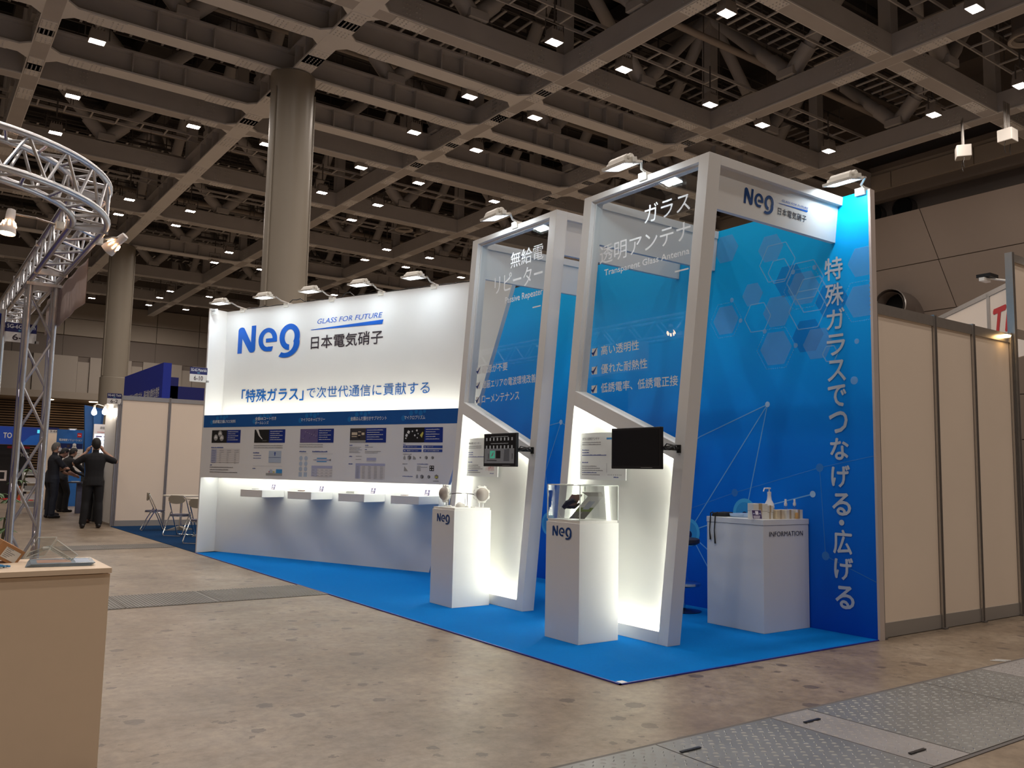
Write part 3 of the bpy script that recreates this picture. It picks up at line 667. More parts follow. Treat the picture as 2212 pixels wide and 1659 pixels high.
poly(g, ff, [(-2.59, 1.186), (-2.52, 1.186), (-2.50, 1.205), (-2.53, 1.235), (-2.56, 1.235)], LBLUE, .002); poly(g, ff, [(-2.50, 1.19), (-2.455, 1.20), (-2.50, 1.215)], YEL, .0025); rect(g, ff, -2.585, -2.57, 1.195, 1.21, RED, .0025)
for k in range(2): scrib(g, ff, -2.008, -1.575, 1.572-k*.028, .009, GRY)
scrib(g, ff, -2.006, -1.88, 1.477, .016, DB); scrib(g, ff, -1.763, -1.487, 1.477, .016, DB); line(g, ff, (-2.0, 1.455), (-1.85, 1.455), .002, MG); line(g, ff, (-1.76, 1.455), (-1.39, 1.455), .002, MG)
for r in range(4):
    for x in (-1.972, -1.877):
        if r < 3: disc(g, ff, (x, 1.394-r*.072), .031, LBLUE, .002)
        else: rect(g, ff, x-.031, x+.031, 1.147, 1.207, LBLUE, .002)
rect(g, ff, -1.676, -1.496, 1.390, 1.402, SKY, .002); rect(g, ff, -1.676, -1.496, 1.348, 1.360, SKY, .002); rect(g, ff, -1.71, -1.45, 1.368, 1.382, PSK, .002); poly(g, ff, [(-1.46, 1.375), (-1.42, 1.39), (-1.42, 1.36)], GRY, .0025); line(g, ff, (-1.74, 1.375), (-1.70, 1.375), .005, GRY)
rect(g, ff, -1.768, -1.39, 1.262, 1.298, PSK, .002); rect(g, ff, -1.768, -1.66, 1.155, 1.262, TBL, .002); rect(g, ff, -1.66, -1.39, 1.155, 1.262, LBL, .002)
for r in range(3): line(g, ff, (-1.768, 1.262-r*.036), (-1.39, 1.262-r*.036), .002, MG, .0025); [scrib(g, ff, -1.755+c*.08, -1.71+c*.08, 1.238-r*.036, .006, GRY) for c in range(5)]
scrib(g, ff, -1.10, -1.05, 1.562, .013, DB); scrib(g, ff, -.833, -.775, 1.562, .013, DB)
for k, e in enumerate((-.90, -.92, -.88, -.94, -.91)): scrib(g, ff, -1.10, e, 1.54-k*.017, .007, GRY)
scrib(g, ff, -.835, -.70, 1.542, .007, GRY); scrib(g, ff, -.835, -.80, 1.508, .013, DB); scrib(g, ff, -.833, -.565, 1.486, .008, GRY); scrib(g, ff, -.833, -.62, 1.468, .008, GRY)
scrib(g, ff, -1.10, -1.045, 1.420, .013, DB); scrib(g, ff, -.985, -.88, 1.424, .007, GRY); scrib(g, ff, -.985, -.89, 1.385, .007, GRY); rect(g, ff, -.80, -.64, 1.375, 1.41, PSK, .002); line(g, ff, (-.80, 1.366), (-.64, 1.366), .003, MG)
scrib(g, ff, -1.105, -1.035, 1.322, .013, DB); rect(g, ff, -.985, -.49, 1.308, 1.338, PSK, .002); rect(g, ff, -.985, -.90, 1.142, 1.308, TBL, .002); rect(g, ff, -.90, -.49, 1.142, 1.308, LBL, .002)
for r in range(9): line(g, ff, (-.985, 1.308-r*.0185), (-.49, 1.308-r*.0185), .0015, MG, .0025); [scrib(g, ff, -.97+c*.1, -.92+c*.1, 1.294-r*.0185, .006, GRY) for c in range(5)]
scrib(g, ff, -.208, -.17, 1.580-.004, .010, DB)
for i, (x0, z0, s_) in enumerate(((-.208, 1.534, '形状バリエーション'), (.109, 1.534, '極小サイズ'), (-.208, 1.487, '機能膜バリエーション'), (.109, 1.487, 'さまざまな機能の付加'))):
    rect(g, ff, x0, x0+.29, z0, z0+.032, DB, .002); text(g, ff, s_, x0+.06, x0+.06+.018*len(s_), z0+.008, z0+.024, PW, .01, .003); scrib(g, ff, x0+.015, x0+.045, z0+.01, .012, PW, .003)
DG = mat('print_iso_dark', (.12, .12, .11), .5)
def iso(x, z, r): poly(g, ff, [(x-r, z-r*.5), (x, z-r), (x, z), (x-r, z+r*.5)], MG, .002); poly(g, ff, [(x, z-r), (x+r, z-r*.5), (x+r, z+r*.5), (x, z)], DG, .002); poly(g, ff, [(x-r, z+r*.5), (x, z), (x+r, z+r*.5), (x, z+r)], GRY, .002)
for x, r in ((-.105, .028), (.157, .022), (.253, .020), (.065, .012)): iso(x, 1.418, r)
poly(g, ff, [(-.20, 1.395), (-.165, 1.39), (-.165, 1.42), (-.182, 1.445), (-.20, 1.42)], MG, .002); poly(g, ff, [(-.05, 1.395), (.0, 1.395), (-.01, 1.42), (-.045, 1.44)], MG, .002)
scrib(g, ff, -.208, -.07, 1.455, .009, GRY); scrib(g, ff, -.21, -.13, 1.335, .009, GRY); scrib(g, ff, .02, .19, 1.335, .009, DB); poly(g, ff, [(-.185, 1.25), (-.12, 1.25), (-.18, 1.31)], MG, .002)
for k in range(5): scrib(g, ff, .02, .08+(k == 1)*.1, 1.312-k*.014, .007, GRY)
rect(g, ff, .212, .28, 1.258, 1.322, PICB, .002); [disc(g, ff, (x, z), .009, PW, .003) for x, z in ((.23, 1.275), (.262, 1.275), (.23, 1.305), (.262, 1.305))]
scrib(g, ff, -.205, -.04, 1.183, .010, DB)
for x, r in ((.099, .026), (.205, .022)): iso(x, 1.187, r)
iso(.32, 1.19, .028); rect(g, ff, .30, .34, 1.175, 1.195, YEL, .0025); poly(g, ff, [(.01, 1.165), (.04, 1.17), (.04, 1.20), (.025, 1.215), (.01, 1.2)], MG, .002)
scrib(g, ff, .27, .36, 1.135, .007, INK)
g.build('poster_print', band)
b = MB()   # hidden LED battens above and below the band, washing the wall
slab(b, fw, -3.98, .56, 1.975, 1.985, .14, .18, LED_EM); slab(b, fw, -3.98, .34, 1.125, 1.135, .14, .18, LED_EM)
b.build('led_batten', ww)
b = MB(); slab(b, fw, -4.0, .58, 1.955, 1.975, .0, OFF-.05, WHITE); slab(b, fw, -4.0, .38, 1.135, 1.155, .0, OFF-.05, WHITE); b.build('band_support', ww)
# shelves
def shelf():
    t = thing('display_shelf', 'x', 'shelf', local=True); b = MB(); b.box(-.22, .22, -.40, 0, -.10, 0, WHITE2); b.build('shelf_box', t, bevel=.003)
    return t
wrot = math.atan2(wd.y, wd.x)
sh = shelf(); shl = [('leftmost of four white display shelves on the angled wall', -2.607-.22), ('second white display shelf from the left on the angled wall', -1.672-.22), ('third white display shelf from the left on the angled wall', -.748-.22), ('rightmost white display shelf, behind the antenna pedestal', .115-.21)]
for i, (lab, s_) in enumerate(shl):
    p = fw.p(s_, .95, 0)
    if i == 0: o = sh; o.location = p; o.rotation_euler = (0, 0, wrot); o['label'] = lab; o['group'] = 'display shelves'
    else: o = dup(sh, p, wrot, lab, 'display shelves')
# leaflets (small tilted info cards) and samples on the shelves
CARDP = mat('card_print', (.06, .04, .12), .4); CARDW = mat('card_white', (.75, .72, .80), .4)
def info_card():
    t = thing('info_card', 'x', 'card', local=True); b = MB()
    b.hexa([(-.045, 0, 0), (.045, 0, 0), (.045, .004, 0), (-.045, .004, 0)], [(-.045, .02, .075), (.045, .02, .075), (.045, .024, .075), (-.045, .024, .075)], CARDW)
    f = lambda a0, a1, z0, z1, m, l: b.quad([(a0, z0*.267-l, z0), (a1, z0*.267-l, z0), (a1, z1*.267-l, z1), (a0, z1*.267-l, z1)], m)
    f(-.042, .042, .004, .072, CARDP, .001); f(-.014, .014, .036, .066, CARDW, .002)
    for k in range(3): f(-.036, .02+.004*k, .008+k*.008, .012+k*.008, CARDW, .002)
    f(.02, .036, .04, .05, PSK, .002); f(-.036, -.02, .04, .05, PSK, .002)
    b.build('card', t); b = MB(); b.hexa([(-.02, .03, 0), (.02, .03, 0), (.02, .05, 0), (-.02, .05, 0)], [(-.02, .018, .05), (.02, .018, .05), (.02, .021, .05), (-.02, .021, .05)], CARDW); b.build('card_stand', t)
    return t
ic = info_card()
ic.location = fw.p(-2.70, .951, .13); ic.rotation_euler = (0, 0, wrot-.15); ic['label'] = 'small dark info card on the leftmost display shelf'; ic['group'] = 'info cards'
for s_, lab in ((-1.77, 'small dark info card on the second display shelf'), (-.85, 'small dark info card on the third display shelf'), (.03, 'small dark info card on the rightmost display shelf')): dup(ic, fw.p(s_, .951, .13), wrot-.15, lab, 'info cards')
dup(ic, (2.16, .69, .917), -.35, 'small dark info card leaning on boxes on the information counter', 'info cards')
b = MB(); slab(b, fw, -2.98, -2.90, .951, .957, .2, .26, DARKST); tag(b.build('sample_plate', bevel=.001), 'thin dark sample plate on the leftmost display shelf', 'sample')
b = MB(); slab(b, fw, -2.06, -1.97, .951, .962, .22, .27, mat('brown_sample', (.12, .05, .03), .5)); tag(b.build('sample_strip', bevel=.001), 'brown sample strip on the second display shelf', 'sample')
b = MB(); c = fw.p(-1.90, .951, .18); b.lathe([(.03, 0), (.032, .006), (.008, .008), (.006, .02), (.022, .028), (.025, .04), (.012, .055), (.002, .06)], c, ACRYL, 20); tag(b.build('lens_stand', smooth=True), 'small clear lens stand on the second display shelf', 'sample')
b = MB(); slab(b, fw, -1.16, -1.02, .951, .975, .2, .29, mat('clear_tray', (.75, .78, .74), .2, alpha=.6)); slab(b, fw, -1.15, -1.03, .975, .979, .21, .28, PW); tag(b.build('sample_tray', bevel=.002), 'pale flat sample tray on the third display shelf', 'sample')
b = MB(); slab(b, fw, -.26, -.18, .951, .957, .22, .28, mat('red_brown', (.10, .03, .03), .5)); tag(b.build('sample_plate', bevel=.001), 'thin dark sample plate on the rightmost display shelf', 'sample')

# ---- floodlights on arms
def flood(name, D, tilt):
    t = thing(name, 'x', 'floodlight', local=True)
    # local: origin at the clamp on a wall top, +Y points out from the wall
    b = MB(); b.box(-.045, .045, -.05, .05, -.05, .015, LAMPB); b.box(-.02, .02, -.075, -.05, -.07, .0, LAMPB); b.build('clamp', t, bevel=.003)
    R = Matrix.Translation((0.02, D, .02)) @ Matrix.Rotation(math.radians(-tilt), 4, 'X') @ Matrix.Scale(.72, 4)
    b = MB(); b.tube([(-.02, 0, .01), (-.05, D*.4, .015), (-.15, D-.06, .03)], .010, ALU, 8); b.build('arm', t, smooth=True)
    b = MB(); b.xf = R
    b.prism([(-.15, -.10, .02), (-.15, .10, .02), (-.15, .075, .075), (-.15, .04, .10), (-.15, -.05, .10), (-.15, -.085, .055)], (.26, 0, 0), LAMPB)
    b.prism([(.11, -.09, .02), (.11, .09, .02), (.11, .06, .06), (.11, -.05, .06)], (.04, 0, 0), LAMPB)
    o = b.build('housing', t, bevel=.006)
    b = MB(); b.xf = R; b.lathe([(.036, -.185), (.040, -.175), (.040, -.15)], (0, 0, .06), LAMPB, 20, axis=0); b.box(-.22, -.17, -.04, .03, .0, .05, LAMPB); b.build('end_cap', t, smooth=False)
    b = MB(); b.xf = R   # visor frame
    for q in ((-.20, .18, -.125, -.105), (-.20, .18, .105, .125)): b.box(q[0], q[1], q[2], q[3], -.012, .02, LAMPB)
    for q in ((-.20, -.165), (.145, .18)): b.box(q[0], q[1], -.105, .105, -.012, .02, LAMPB)
    b.build('lens_frame', t, bevel=.002)
    b = MB(); b.xf = R; b.box(-.165, .145, -.105, .105, .006, .012, BLACK); b.build('reflector', t)
    b = MB(); b.xf = R; b.box(-.115, .105, -.065, .07, -.004, .005, FLOOD_EM); b.build('lamp_glass', t)
    return t
fl = flood('floodlight', .44, 2)
n_rot = math.atan2(wn.y, wn.x)-PI/2
names = ['leftmost', 'second from left', 'third from left', 'fourth from left', 'rightmost']
for i, s_ in enumerate((-3.676, -2.742, -1.843, -.945, -.049)):
    p = fw.p(s_, 3.63, -.03); lab = '%s of five white floodlights along the top of the white wall' % names[i]
    if i == 0: fl.location = p; fl.rotation_euler = (0, 0, n_rot); fl['label'] = lab; fl['group'] = 'floodlights on the white wall'
    else: dup(fl, p, n_rot, lab, 'floodlights on the white wall')
f2 = flood('floodlight', .26, 12)
f2.location = (1.10, .92, 3.665); f2.rotation_euler = (0, 0, PI/2); f2['label'] = 'white floodlight clamped on top of the nearer leaning frame'; f2['group'] = 'floodlights on the leaning frames'
dup(f2, (1.10, 2.68, 3.665), PI/2, 'white floodlight clamped on top of the farther leaning frame', 'floodlights on the leaning frames')
dup(f2, (2.77, .06, 3.67), PI/2, 'white floodlight at the right end of the blue wall top', 'floodlights on the leaning frames')
b = MB()     # power cable along the wall top
pts = []
for k in range(60):
    s_ = -3.7+k*.08; p = fw.p(s_, 3.632+.012*abs(math.sin(k*.9))+(.05 if k in (13, 14, 15, 26, 27) else 0), -.04); pts.append(p)
b.tube(pts, .007, BLACK, 6); tag(b.build('power_cable', smooth=True), 'black power cable lying along the top edge of the white wall', 'cable')

# ---- the two leaning frames (towers)
LEAN = .115
MONB = mat('screen_glass', (.006, .006, .008), .12)
def tower(yr, lab, kind):
    W = 1.42 if kind == 1 else 1.40
    root = thing('leaning_frame', lab, 'display frame', (1.13, yr+W/2+.4, 0))
    Y = lambda t, z: yr+t+(3.65-z)*LEAN
    def slabp(mb, pts, x0, x1, m):     # pts in (t,z)
        mb.prism([(x0, Y(t, z), z) for t, z in pts], (x1-x0, 0, 0), m)
    def member(name, pts, x0=1.068, x1=1.20):
        b = MB(); slabp(b, pts, x0, x1, WHITE); return b.build(name, root, bevel=.0015)
    P = .10
    zl, zr = 1.968, 1.502; zl2, zr2 = 1.845, 1.385
    member('post', [(0, .0066), (P, .0066), (P, 3.65), (0, 3.65)])
    member('post', [(W-P, .0066), (W, .0066), (W, 3.65), (W-P, 3.65)])
    member('top_rail', [(P, 3.60), (W-P, 3.60), (W-P, 3.65), (P, 3.65)])
    member('slanted_rail', [(P, zr2), (W-P, zl2), (W-P, zl), (P, zr)])
    member('bottom_rail', [(P, .0066), (W-P, .0066), (W-P, .10), (P, .10)], 1.068, 1.20)
    b = MB(); slabp(b, [(P-.01, zr-.01), (W-P+.01, zl-.01), (W-P+.01, 3.61), (P-.01, 3.61)], 1.118, 1.124, PANE); gl = b.build('glass_pane', root)
    b = MB()
    for pts in ([(P, 3.585), (W-P, 3.585), (W-P, 3.60), (P, 3.60)], [(P, zr), (P+.012, zr), (P+.012, 3.585), (P, 3.585)], [(W-P-.012, zl), (W-P, zl), (W-P, 3.585), (W-P-.012, 3.585)]): slabp(b, pts, 1.11, 1.13, WHITE)
    b.build('glazing_bead', root)
    # light box below: back panel and LED strips round the edge, tucked behind the frame
    b = MB(); slabp(b, [(.03, .03), (W-.03, .03), (W-.03, zl2+.02), (.03, zr2+.02)], 1.185, 1.20, mat('lightbox_panel', (.78, .78, .74), .5)); bp = b.build('backlit_panel', root)
    b = MB(); x0, x1 = 1.140, 1.180; q = .006
    slabp(b, [(W-P-q, .12), (W-P-.001, .12), (W-P-.001, zl2-.04), (W-P-q, zl2-.04)], x0, x1, LED_EM)
    slabp(b, [(P+.001, .12), (P+q, .12), (P+q, zr2-.02), (P+.001, zr2-.02)], x0, x1, LED_EM)
    slabp(b, [(P+.02, .101), (W-P-.02, .101), (W-P-.02, .101+q), (P+.02, .101+q)], x0, x1, LED_EM)
    slabp(b, [(P+.02, zr2-.001), (W-P-.02, zl2-.008), (W-P-.02, zl2-.008-q), (P+.02, zr2-.001-q)], x0, x1, LED_EM)
    b.build('led_strip', root)
    # headers running back to the blue wall
    for side in (0, 1):
        t0 = 0 if side == 0 else W-.06
        b = MB(); 
        b.prism([(1.20, Y(t0, 3.65), 3.65), (1.20, Y(t0+(.10, .06)[side], 3.65), 3.65), (1.20, Y(t0+(.10, .06)[side], 3.58), 3.58), (1.20, Y(t0, 3.58), 3.58)], (1.544, 0, 0), WHITE); b.build('header_top', root, bevel=.0015)
        b = MB(); tt = t0+.04 if side == 0 else t0+.01
        b.prism([(1.20, Y(tt, 3.58), 3.58), (1.20, Y(tt+.04, 3.58), 3.58), (1.20, Y(tt+.04, 3.27), 3.27), (1.20, Y(tt, 3.27), 3.27)], (1.544, 0, 0), WHITE); hp = b.build('header_panel', root)
        if side == 0 and kind == 1:
            # lettering on the header, drawn in its leaning plane
            class FL(Fr):
                def p(s, a, bz, c=0): return Vector((a, Y(tt, bz)-c, bz))
            f = FL((0, 0, 0), (1, 0, 0), (0, -1, 0)); g = MB()
            neg_logo(g, f, 1.533, 3.372, .125, mat('logo_deep_blue', (.003, .05, .22), .4), .002, w=.357)
            text(g, f, 'GLASS FOR FUTURE', 1.99, 2.335, 3.472, 3.490, LOGOB, 0, .002, shear=.25)
            poly(g, f, [(1.955, 3.452), (2.325, 3.450), (2.335, 3.466), (1.955, 3.455)], LOGOB, .002)
            text(g, f, '日本電気硝子', 1.950, 2.322, 3.362, 3.42, INK, .01, .002)
            g.build('header_lettering', hp)
    # lettering on the glass
    f = FX(1.117); g = MB(); T = mat('glass_lettering', (.80, .82, .84), .5, emit=(.8, .85, .9), es=0.0)
    if kind == 1:
        text(g, f, 'ガラス', -.955, -.465, 3.275, 3.425, T, .004, .001); text(g, f, '透明アンテナ', -1.495, -.46, 3.04, 3.20, T, .004, .001)
        text(g, f, 'Transparent Glass Antenna', -1.435, -.472, 2.918, 2.985, T, .012, .001); rect(g, f, -.622, -.481, 2.815, 2.827, T, .001)
        rows = [('高い透明性', 2.262, -1.468, -1.012), ('優れた耐熱性', 2.105, -1.466, -.917), ('低誘電率、低誘電正接', 1.945, -1.464, -.590)]; cx = -1.594
    else:
        text(g, f, '無給電', -2.815, -2.29, 3.25, 3.405, T, .002, .001); text(g, f, 'リピーター', -3.085, -2.295, 3.035, 3.215, T, .002, .001)
        text(g, f, 'Passive Repeater', -2.896, -2.29, 2.893, 2.975, T, .012, .001); rect(g, f, -2.443, -2.315, 2.802, 2.814, T, .001)
        rows = [('電源が不要', 2.255, -3.273, -2.831), ('遮蔽エリアの電波環境改善', 2.102, -3.266, -2.375), ('ローメンテナンス', 1.956, -3.27, -2.629)]; cx = -3.387
    CK = mat('check_blue', (.01, .04, .22), .4)
    for s_, z, a0, a1 in rows:
        text(g, f, s_, a0, a1, z-.006, z+.074, T, .014, .001)
        rect(g, f, cx+.01, cx+.08, z-.004, z+.062, T, .001)
        poly(g, f, [(cx, z+.03), (cx+.03, z-.004), (cx+.085, z+.078), (cx+.030, z+.028)], CK, .0018)
    g.build('glass_lettering', gl)
    return root, Y
t1, Y1 = tower(.228, 'nearer white leaning frame with transparent antenna lettering and company header', 1)
t2, Y2 = tower(2.035, 'farther white leaning frame with passive repeater lettering on its glass', 2)
# poster sheets mounted on the backlit panels
def sheet(y0, y1, z0, z1, lab, kind):
    root = thing('poster_sheet', lab, 'poster', (1.16, (y0+y1)/2, z0), group='poster sheets on the backlit panels')
    b = MB(); b.box(1.150, 1.156, y0, y1, z0, z1, mat('poster_sheet', (.80, .82, .81), .4)); b.build('board', root)
    b = MB()
    for yy in (y0+.05, y1-.05): b.box(1.156, 1.185, yy-.01, yy+.01, z0+.15, z0+.2, WHITE)
    b.build('standoff', root)
    f = FX(1.150); g = MB(); a = -y1; W = y1-y0
    text(g, f, 'ガラス透明アンテナ' if kind == 1 else '無給電リピーター', a+.03, a+.03+.22, z1-.062, z1-.04, GRY, .006, .001)
    for k in range(2): scrib(g, f, a+.03, a+.27, z1-.085-k*.018, .008, GRY, .001)
    for k in range(3): scrib(g, f, a+.03, a+.12+(k == 2)*.22, z1-.15-k*.022, .010, DB, .001)
    for k in range(5): scrib(g, f, a+.03, a+.22+(k % 3)*.04, z0+.11-k*.018, .008, DB if k in (3,) else GRY, .001)
    scrib(g, f, a+.03, a+.11, z0+.14, .010, DB, .001)
    if kind == 1:
        for k in range(8): rect(g, f, a+.36+k*.022, a+.368+k*.022, z0+.04, z0+.046, GRY, .001)
        line(g, f, (a+.345, z0+.06), (a+.345, z0+.14), .003, GRY, .001); scrib(g, f, a+.43, a+.49, z0+.02, .010, DB, .001)
        rect(g, f, a+.34, a+.52, z1-.06, z1-.045, SKY, .001)
    else:
        for k in range(6): line(g, f, (a+.40+k*.02, z0+.06), (a+.44+k*.008, z0+.14), .004, RED, .001)
        for k in range(5): line(g, f, (a+.36+k*.02, z0+.06+k*.006), (a+.36+k*.02, z0+.09+k*.008), .003, RED, .001)
        scrib(g, f, a+.43, a+.50, z0+.03, .008, DB, .001)
    g.build('poster_print', root)
sheet(1.19, 1.765, 1.212, 1.608, 'pale poster sheet behind the black monitor on the nearer frame', 1)
sheet(3.01, 3.575, 1.212, 1.600, 'pale poster sheet behind the diagram monitor on the farther frame', 2)
def monitor(y0, y1, z0, z1, x, lab, Y, on):
    root = thing('monitor', lab, 'monitor', (x, (y0+y1)/2, z0), group='monitors on arms')
    b = MB(); b.box(x-.012, x+.02, y0, y1, z0, z1, BLACK); b.build('bezel', root, bevel=.005)
    b = MB(); b.box(x+.02, x+.05, y0+.08, y1-.08, z0+.05, z1-.05, BLACK); b.build('rear_housing', root, bevel=.01)
    b = MB(); b.box(x-.0135, x-.012, y0+.017, y1-.017, z0+.025, z1-.018, MONB); scr = b.build('screen', root)
    zz = (z0+z1)/2
    yp = Y(.05, zz)
    b = MB(); b.tube([(x+.05, (y0+y1)/2, zz), (x+.11, y0+.1, zz), (x+.13, yp+.01, zz), (1.075, yp, zz)], .014, BLACK, 8); b.box(1.058, 1.068, yp-.018, yp+.018, zz-.03, zz+.03, BLACK); b.build('wall_arm', root, smooth=False)
    b = MB()
    for k in range(3): b.tube([(x+.03, y0+.03, zz-.02+k*.02), (x+.02, y0-.03, zz+.03-k*.02), (x+.06, y0-.06-.015*k, zz+.02), (1.06, yp+.03, zz-.01+k*.02)], .005, BLACK, 6)
    b.build('cable', root, smooth=True)
    g = MB(); f = FX(x-.0136)
    rect(g, f, -y0-.20, -y0-.08, z0+.010, z0+.013, MG, .001)
    if on:
        SC = lambda n, c, e: mat(n, c, .3, emit=c, es=e)
        a0 = -y1+.02; a1 = -y0-.02
        rect(g, f, a0, a1, z0+.03, z0+.165, SC('screen_grey', (.13, .13, .135), .35), .0004)
        for r in range(2):
            for k in range(8): rect(g, f, a0+.022+k*.058, a0+.042+k*.058, z1-.068-r*.072, z1-.040-r*.072, SC('screen_icon', (.22, .22, .22), .5), .0006)
            scrib(g, f, a0+.1, a0+.38, z1-.034-r*.062, .006, SC('screen_icon', 0, 0), .0006)
        rect(g, f, a0+.09, a0+.17, z0+.075, z0+.145, SC('screen_green', (.05, .30, .20), .6), .0006); poly(g, f, [(a0+.105, z0+.09), (a0+.14, z0+.10), (a0+.155, z0+.135), (a0+.13, z0+.125)], SC('screen_grey', 0, 0), .0008)
        rect(g, f, a0+.185, a0+.26, z0+.075, z0+.145, BLACK, .0006); poly(g, f, [(a0+.31, z0+.05), (a0+.40, z0+.05), (a0+.40, z0+.165), (a0+.32, z0+.155)], SC('screen_mid', (.07, .07, .075), .3), .0006)
        for q in (.06, .44): rect(g, f, a0+q, a0+q+.008, z0+.07, z0+.12, BLACK, .0006)
        for k in range(2): line(g, f, (a0+.04, z0+.055+k*.004), (a0+.2, z0+.052+k*.004), .003, BLACK, .0008)
    g.build('screen_image', scr)
monitor(.497, 1.022, 1.303, 1.612, .85, 'black monitor with a dark screen on the nearer frame', Y1, False)
monitor(2.283, 2.797, 1.310, 1.615, .85, 'monitor showing a dim diagram on the farther frame', Y2, True)
# pedestals
def pedestal(x0, x1, y0, y1, h, lab):
    root = thing('pedestal', lab, 'pedestal', ((x0+x1)/2, (y0+y1)/2, 0), group='company pedestals')
    b = MB(); b.box(x0, x1, y0, y1, .0066, h-.02, WHITE2); b.build('body', root, bevel=.002)
    b = MB(); b.box(x0+.008, x1-.008, y0+.008, y1-.008, h-.02, h, WHITE2); b.build('top', root, bevel=.001)
    g = MB(); f = FX(x0); a = -y1+(.095 if y1 > 2 else .080); neg_logo(g, f, a, .782, .077, mat('logo_deep_blue', 0), .002, w=.233); g.build('logo', root, 'dark blue company mark')
    return root
pedestal(.607, 1.022, 2.918, 3.32, .918, 'white pedestal with blue company mark holding the round antennas')
pedestal(.524, .918, 1.018, 1.42, .908, 'white pedestal with blue company mark under the clear display case')
# antennas on pedestal 1
ANT = mat('antenna_white', (.70, .69, .65), .35); ANTG = mat('antenna_dome', (.34, .30, .27), .35)
def antenna(x, y, z, lab, dirn):
    root = thing('dish_antenna', lab, 'antenna', (x, y, z), group='round antennas on the pedestal')
    u = Vector((dirn[0], dirn[1], 0)).normalized(); R = Matrix.Translation((x, y, z+.125)) @ u.to_track_quat('Z', 'Y').to_matrix().to_4x4()
    b = MB(); b.xf = R; b.lathe([(.070, -.02), (.078, -.012), (.078, .004), (.070, .010)], (0, 0, 0), ANT, 28)
    for a in range(8): b.xf = R @ Matrix.Rotation(a*PI/4+PI/8, 4, 'Z'); b.box(.068, .086, -.014, .014, -.02, .006, ANT)
    b.build('mount_ring', root)
    b = MB(); b.xf = R; b.lathe([(.066, .008), (.062, .022), (.048, .040), (.028, .052), (.004, .057)], (0, 0, 0), ANTG, 28); b.build('dome', root, smooth=True)
    b = MB(); b.tube([(x-u.x*.01+u.y*.02, y-u.y*.01-u.x*.02, z), (x-u.x*.01+u.y*.02, y-u.y*.01-u.x*.02, z+.06)], .004, CHROME, 6); b.tube([(x-u.x*.01-u.y*.02, y-u.y*.01+u.x*.02, z), (x-u.x*.01-u.y*.02, y-u.y*.01+u.x*.02, z+.06)], .004, CHROME, 6); b.build('leg', root)
antenna(.70, 3.25, .918, 'round white antenna at the left end of the pedestal top', (-.75, .1))
antenna(.955, 2.985, .918, 'round white antenna at the right end of the pedestal top', (-.15, -1))
b = MB(); b.tube([(.715, 3.235, 1.035), (.78, 3.16, 1.05), (.85, 3.09, 1.05), (.94, 3.00, 1.035)], .004, BLACK, 8); tag(b.build('antenna_cable', smooth=True), 'thin black cable joining the two round antennas', 'cable')
b = MB(); b.lathe([(.048, .918), (.048, .926), (.043, .944), (.03, .958), (.012, .966), (.001, .967)], (.78, 3.09, 0), ANT, 24); tag(b.build('antenna_dome', smooth=True), 'pale half-dome lying on the antenna pedestal', 'antenna')
for x, y, lab in ((.72, 3.19, 'clear acrylic post pair beside the left antenna'), (.835, 3.075, 'clear acrylic post pair at the middle of the antenna pedestal')):
    root = thing('acrylic_post', lab, 'cable support', (x, y, .918), group='acrylic posts'); b = MB()
    b.lathe([(.024, .918), (.024, .924), (.016, .932), (.010, .934)], (x, y, 0), ANT, 18); b.build('foot', root, smooth=True)
    b = MB(); b.tube([(x-.008, y+.008, .934), (x-.008, y+.008, 1.055)], .004, CHROME, 8); b.tube([(x+.008, y-.008, .934), (x+.008, y-.008, 1.055)], .004, CHROME, 8); b.build('rod', root)
b = MB(); b.box(.87, .905, 3.02, 3.05, .918, .926, ANT); tag(b.build('small_plate', bevel=.002), 'tiny white plate on the antenna pedestal', 'sample')
# display case on pedestal 2
x0, x1, y0, y1, z0, z1 = .530, .912, 1.024, 1.414, .908, 1.168
case = thing('display_case', 'clear acrylic display case on the nearer pedestal', 'display case', ((x0+x1)/2, (y0+y1)/2, z0)); th = .004
for nm, q in (('case_side', (x0, x0+th, y0, y1, z0, z1)), ('case_side', (x1-th, x1, y0, y1, z0, z1)), ('case_side', (x0+th, x1-th, y0, y0+th, z0, z1)), ('case_side', (x0+th, x1-th, y1-th, y1, z0, z1)), ('case_top', (x0, x1, y0, y1, z1, z1+th))):
    b = MB(); b.box(*q, ACRYL); b.build(nm, case)
b = MB(); e = .0035
for (xa, ya) in ((x0, y0), (x0, y1), (x1, y0), (x1, y1)): b.box(xa-e, xa+e, ya-e, ya+e, z0, z1+th, ACEDGE)
for (ya) in (y0, y1): b.box(x0, x1, ya-e, ya+e, z1+th-e, z1+th+e, ACEDGE)
for (xa) in (x0, x1): b.box(xa-e, xa+e, y0, y1, z1+th-e, z1+th+e, ACEDGE)
b.build('case_edge', case)
